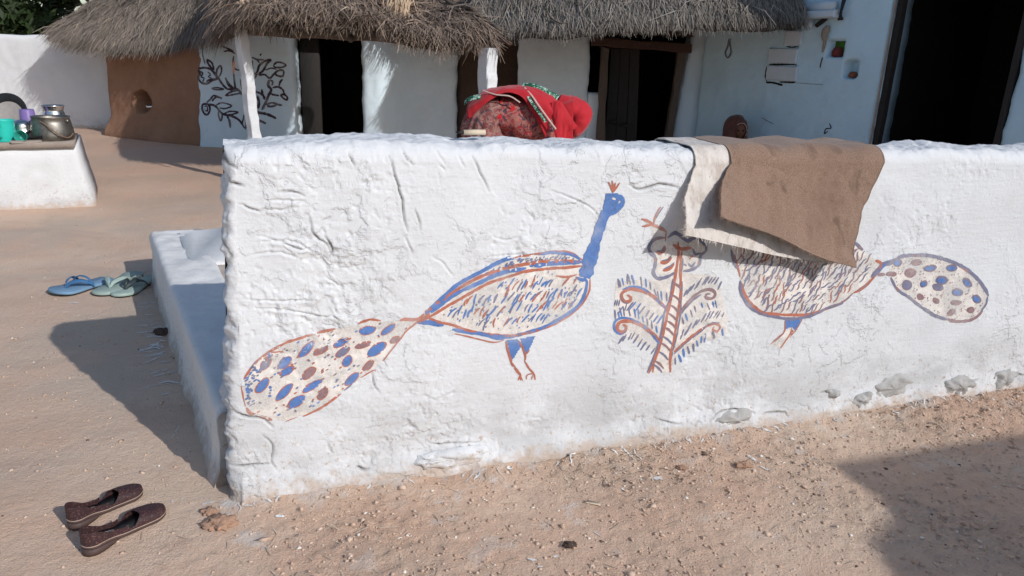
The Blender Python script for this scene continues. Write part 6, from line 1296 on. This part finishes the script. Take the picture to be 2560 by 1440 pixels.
# ------------------------------------------------------------------ small litter on the ground
def litter():
    g = np.random.default_rng(21); n = 14000; V = []; F = []; 
    x = g.uniform(-2.6, 2.4, n * 3); y = g.uniform(1.5, 3.6, n * 3); d = wall_dist(x, y); m = (d > -.0) | (x < -1.0); m &= (g.random(n * 3) < .06 + rough_mask(x, y)); x, y = x[m][:n], y[m][:n]; x = np.concatenate([x, g.uniform(-5.2, -1.0, 1600)]); y = np.concatenate([y, g.uniform(2.2, 9, 1600)]); z = ground_h(x, y); n = len(x)
    r = .0022 + .0060 * g.random(n) ** 2.5 + .006 * (g.random(n) < .02)
    o8 = np.array([(1, 0, 0), (0, 1, 0), (-1, 0, 0), (0, -1, 0), (0, 0, .8), (0, 0, -.5), (.6, .6, .3), (-.6, -.6, .35)], float)[:6]
    J = o8[None] * (1 + .45 * g.normal(size=(n, 6, 1)) * .6) ; a = g.uniform(0, 6.3, n); ca, sa = np.cos(a), np.sin(a); st = g.uniform(.6, 1.6, n)
    X = J[..., 0] * st[:, None]; Yy = J[..., 1]; P = np.stack([X * ca[:, None] - Yy * sa[:, None], X * sa[:, None] + Yy * ca[:, None], J[..., 2] * .75], -1) * r[:, None, None] + np.stack([x, y, z + r * .15], 1)[:, None]
    f = np.array([(0, 1, 4), (1, 2, 4), (2, 3, 4), (3, 0, 4), (1, 0, 5), (2, 1, 5), (3, 2, 5), (0, 3, 5)]); Fc = (np.arange(n)[:, None, None] * 6 + f[None]).reshape(-1, 3)
    sh = np.repeat(g.random(n), 6)
    t = NT('earth_crumbs'); c = t.mix(t.attr('shade'), (.50, .345, .255), (.68, .53, .42)); c = t.mix(t.ramp(t.attr('shade'), .93, .95), c, (.78, .72, .65)); c = t.mix(t.ramp(t.attr('shade'), .03, .02), c, (.14, .10, .08))
    o = mesh('gravel', P.reshape(-1, 3), Fc, t.fin(c, .95), None, True, attrs={'shade': sh}, kind='stuff')
    # bits of straw and twig
    n = 1500; x = g.uniform(-2.2, 2.4, n * 4); y = g.uniform(1.5, 3.6, n * 4); d = wall_dist(x, y); m = (d > .0) & (g.random(n * 4) < .05 + rough_mask(x, y) * np.exp(-np.clip(d, 0, 9) / .35)); x, y = x[m][:n], y[m][:n]; n = len(x); z = ground_h(x, y) + .003
    a = g.uniform(0, 6.3, n); l = g.uniform(.006, .028, n); w = g.uniform(.0006, .0018, n); dx, dy = np.cos(a), np.sin(a); tl = g.uniform(-.2, .35, n)
    V = np.stack([np.stack([x - dx * l - dy * w, y - dy * l + dx * w, z], 1), np.stack([x - dx * l + dy * w, y - dy * l - dx * w, z], 1), np.stack([x + dx * l + dy * w, y + dy * l - dx * w, z + tl * l], 1), np.stack([x + dx * l - dy * w, y + dy * l + dx * w, z + tl * l], 1)], 1)
    o = mesh('straw_bits', V.reshape(-1, 3), np.arange(n * 4).reshape(-1, 4), straw_mat('straw_litter', (.42, .32, .23), (.70, .60, .48), (.74, .68, .60)), None, False, attrs={'shade': np.repeat(g.random(n), 4)}, kind='stuff')
litter()
# lime drips running off the foot of the wall on to the earth
class GroundSurf:
    def pt(q, s, z, off=0.0): s = np.asarray(s, float); z = np.asarray(z, float); return np.stack([s, z, ground_h(s, z) + off + .002], -1)
gd = Paint(GroundSurf(), lambda x, y: on_z(x, y)[:2], [P_LIME]); g = np.random.default_rng(5)
for k in range(95):
    s = g.uniform(.02, 3.4) + .0 * k; b = FW.p0 + FW.w * s + FW.n * (.015 + .03 * g.random()); l = g.uniform(.012, .05) * (1 if g.random() < .8 else 2.2); a = g.normal() * .5; dv = FW.n * math.cos(a) + FW.w * math.sin(a)
    gd.stroke([b[:2], (b + dv * l * .5 + FW.w * g.normal() * .008)[:2], (b + dv * l)[:2]], g.uniform(.002, .007), 0, .001, .3, True, 1, True)
for k in range(38):
    t = g.uniform(-.05, 2.2); b = lf.p0 + lf.w * t + lf.n * (.03 + .05 * g.random()); l = g.uniform(.03, .13); a = g.normal() * .4; dv = lf.n * math.cos(a) + lf.w * math.sin(a)
    gd.stroke([b[:2], (b + dv * l * .5 + lf.w * g.normal() * .012)[:2], (b + dv * l)[:2]], g.uniform(.004, .013), 0, .001, .3, True, 1, True)
for (x, y, w) in [(185, 757, .02), (700, 1290, .012), (1390, 1385, .02), (1330, 1392, .014), (1350, 1412, .012), (1880, 1140, .02), (1915, 1165, .015), (1640, 1190, .02), (1560, 1215, .012), (430, 1246, .012), (455, 1238, .01), (520, 1250, .012)]:
    c = on_z(x, y)[:2]; e = np.array([g.normal(), g.normal() * .5]) * w; gd.stroke([c - e, c + e * .3, c + e], w * .7, 0, .001, .4, True, 1, True)
o = gd.build('lime_splashes', None); o['kind'] = 'stuff'
# chip of board lying on the earth
a, b = on_z(1466, 1247), on_z(1503, 1253); c = (a + b) / 2; L = float(np.hypot(*(b - a)[:2]))
o = MB().box((0, 0, 0), (L, .012, .004), jit=.0006).build('wood_chip', M_PALEWOOD); o.location = (c[0], c[1], float(ground_h(np.array([c[0]]), np.array([c[1]]))[0]) + .009); o.rotation_euler = (.08, .05, math.atan2(b[1] - a[1], b[0] - a[0])); tag(o, 'small pale wood chip lying on the earth in front of the wall', 'chip')
def clod(px, py, r, mat, label, name='earth_clod', cat='clod'):
    c = on_z(px, py); nu_, nv_ = 40, 26; th = np.linspace(0.02, math.pi - .02, nv_); ph = np.linspace(0, 2 * math.pi, nu_, endpoint=False); A, B = np.meshgrid(ph, th, indexing='ij'); P = np.stack([np.sin(B) * np.cos(A) * 1.3, np.sin(B) * np.sin(A), np.cos(B) * .38], -1)
    P = P * (1 + .55 * f3(P * 1.4 + px, 4, .7))[..., None] * r + np.array([c[0], c[1], float(ground_h(np.array([c[0]]), np.array([c[1]]))[0]) + r * .25]); return tag(mesh(name, P.reshape(-1, 3), grid_faces(nu_, nv_, True), mat), label, cat)
M_CLOD = mud('red_clod', (.42, .26, .18), .4)
clod(550, 1305, .034, M_CLOD, 'crumbling reddish earth clod right of the maroon shoes'); clod(522, 1272, .018, M_CLOD, 'small reddish lump behind the crumbling clod by the shoes')
clod(410, 830, .035, M_MUDDARK, 'dark clod in the shade against the foot of the ledge', 'earth_clod'); clod(1424, 1358, .016, M_MUDDARK, 'dark twiggy lump in the earth at the bottom middle')
clod(1862, 1160, .020, M_CLOD, 'reddish clod near the wall foot, left of the shadow'); clod(1705, 1165, .014, M_CLOD, 'small dark red lump on the earth below the painted plant')
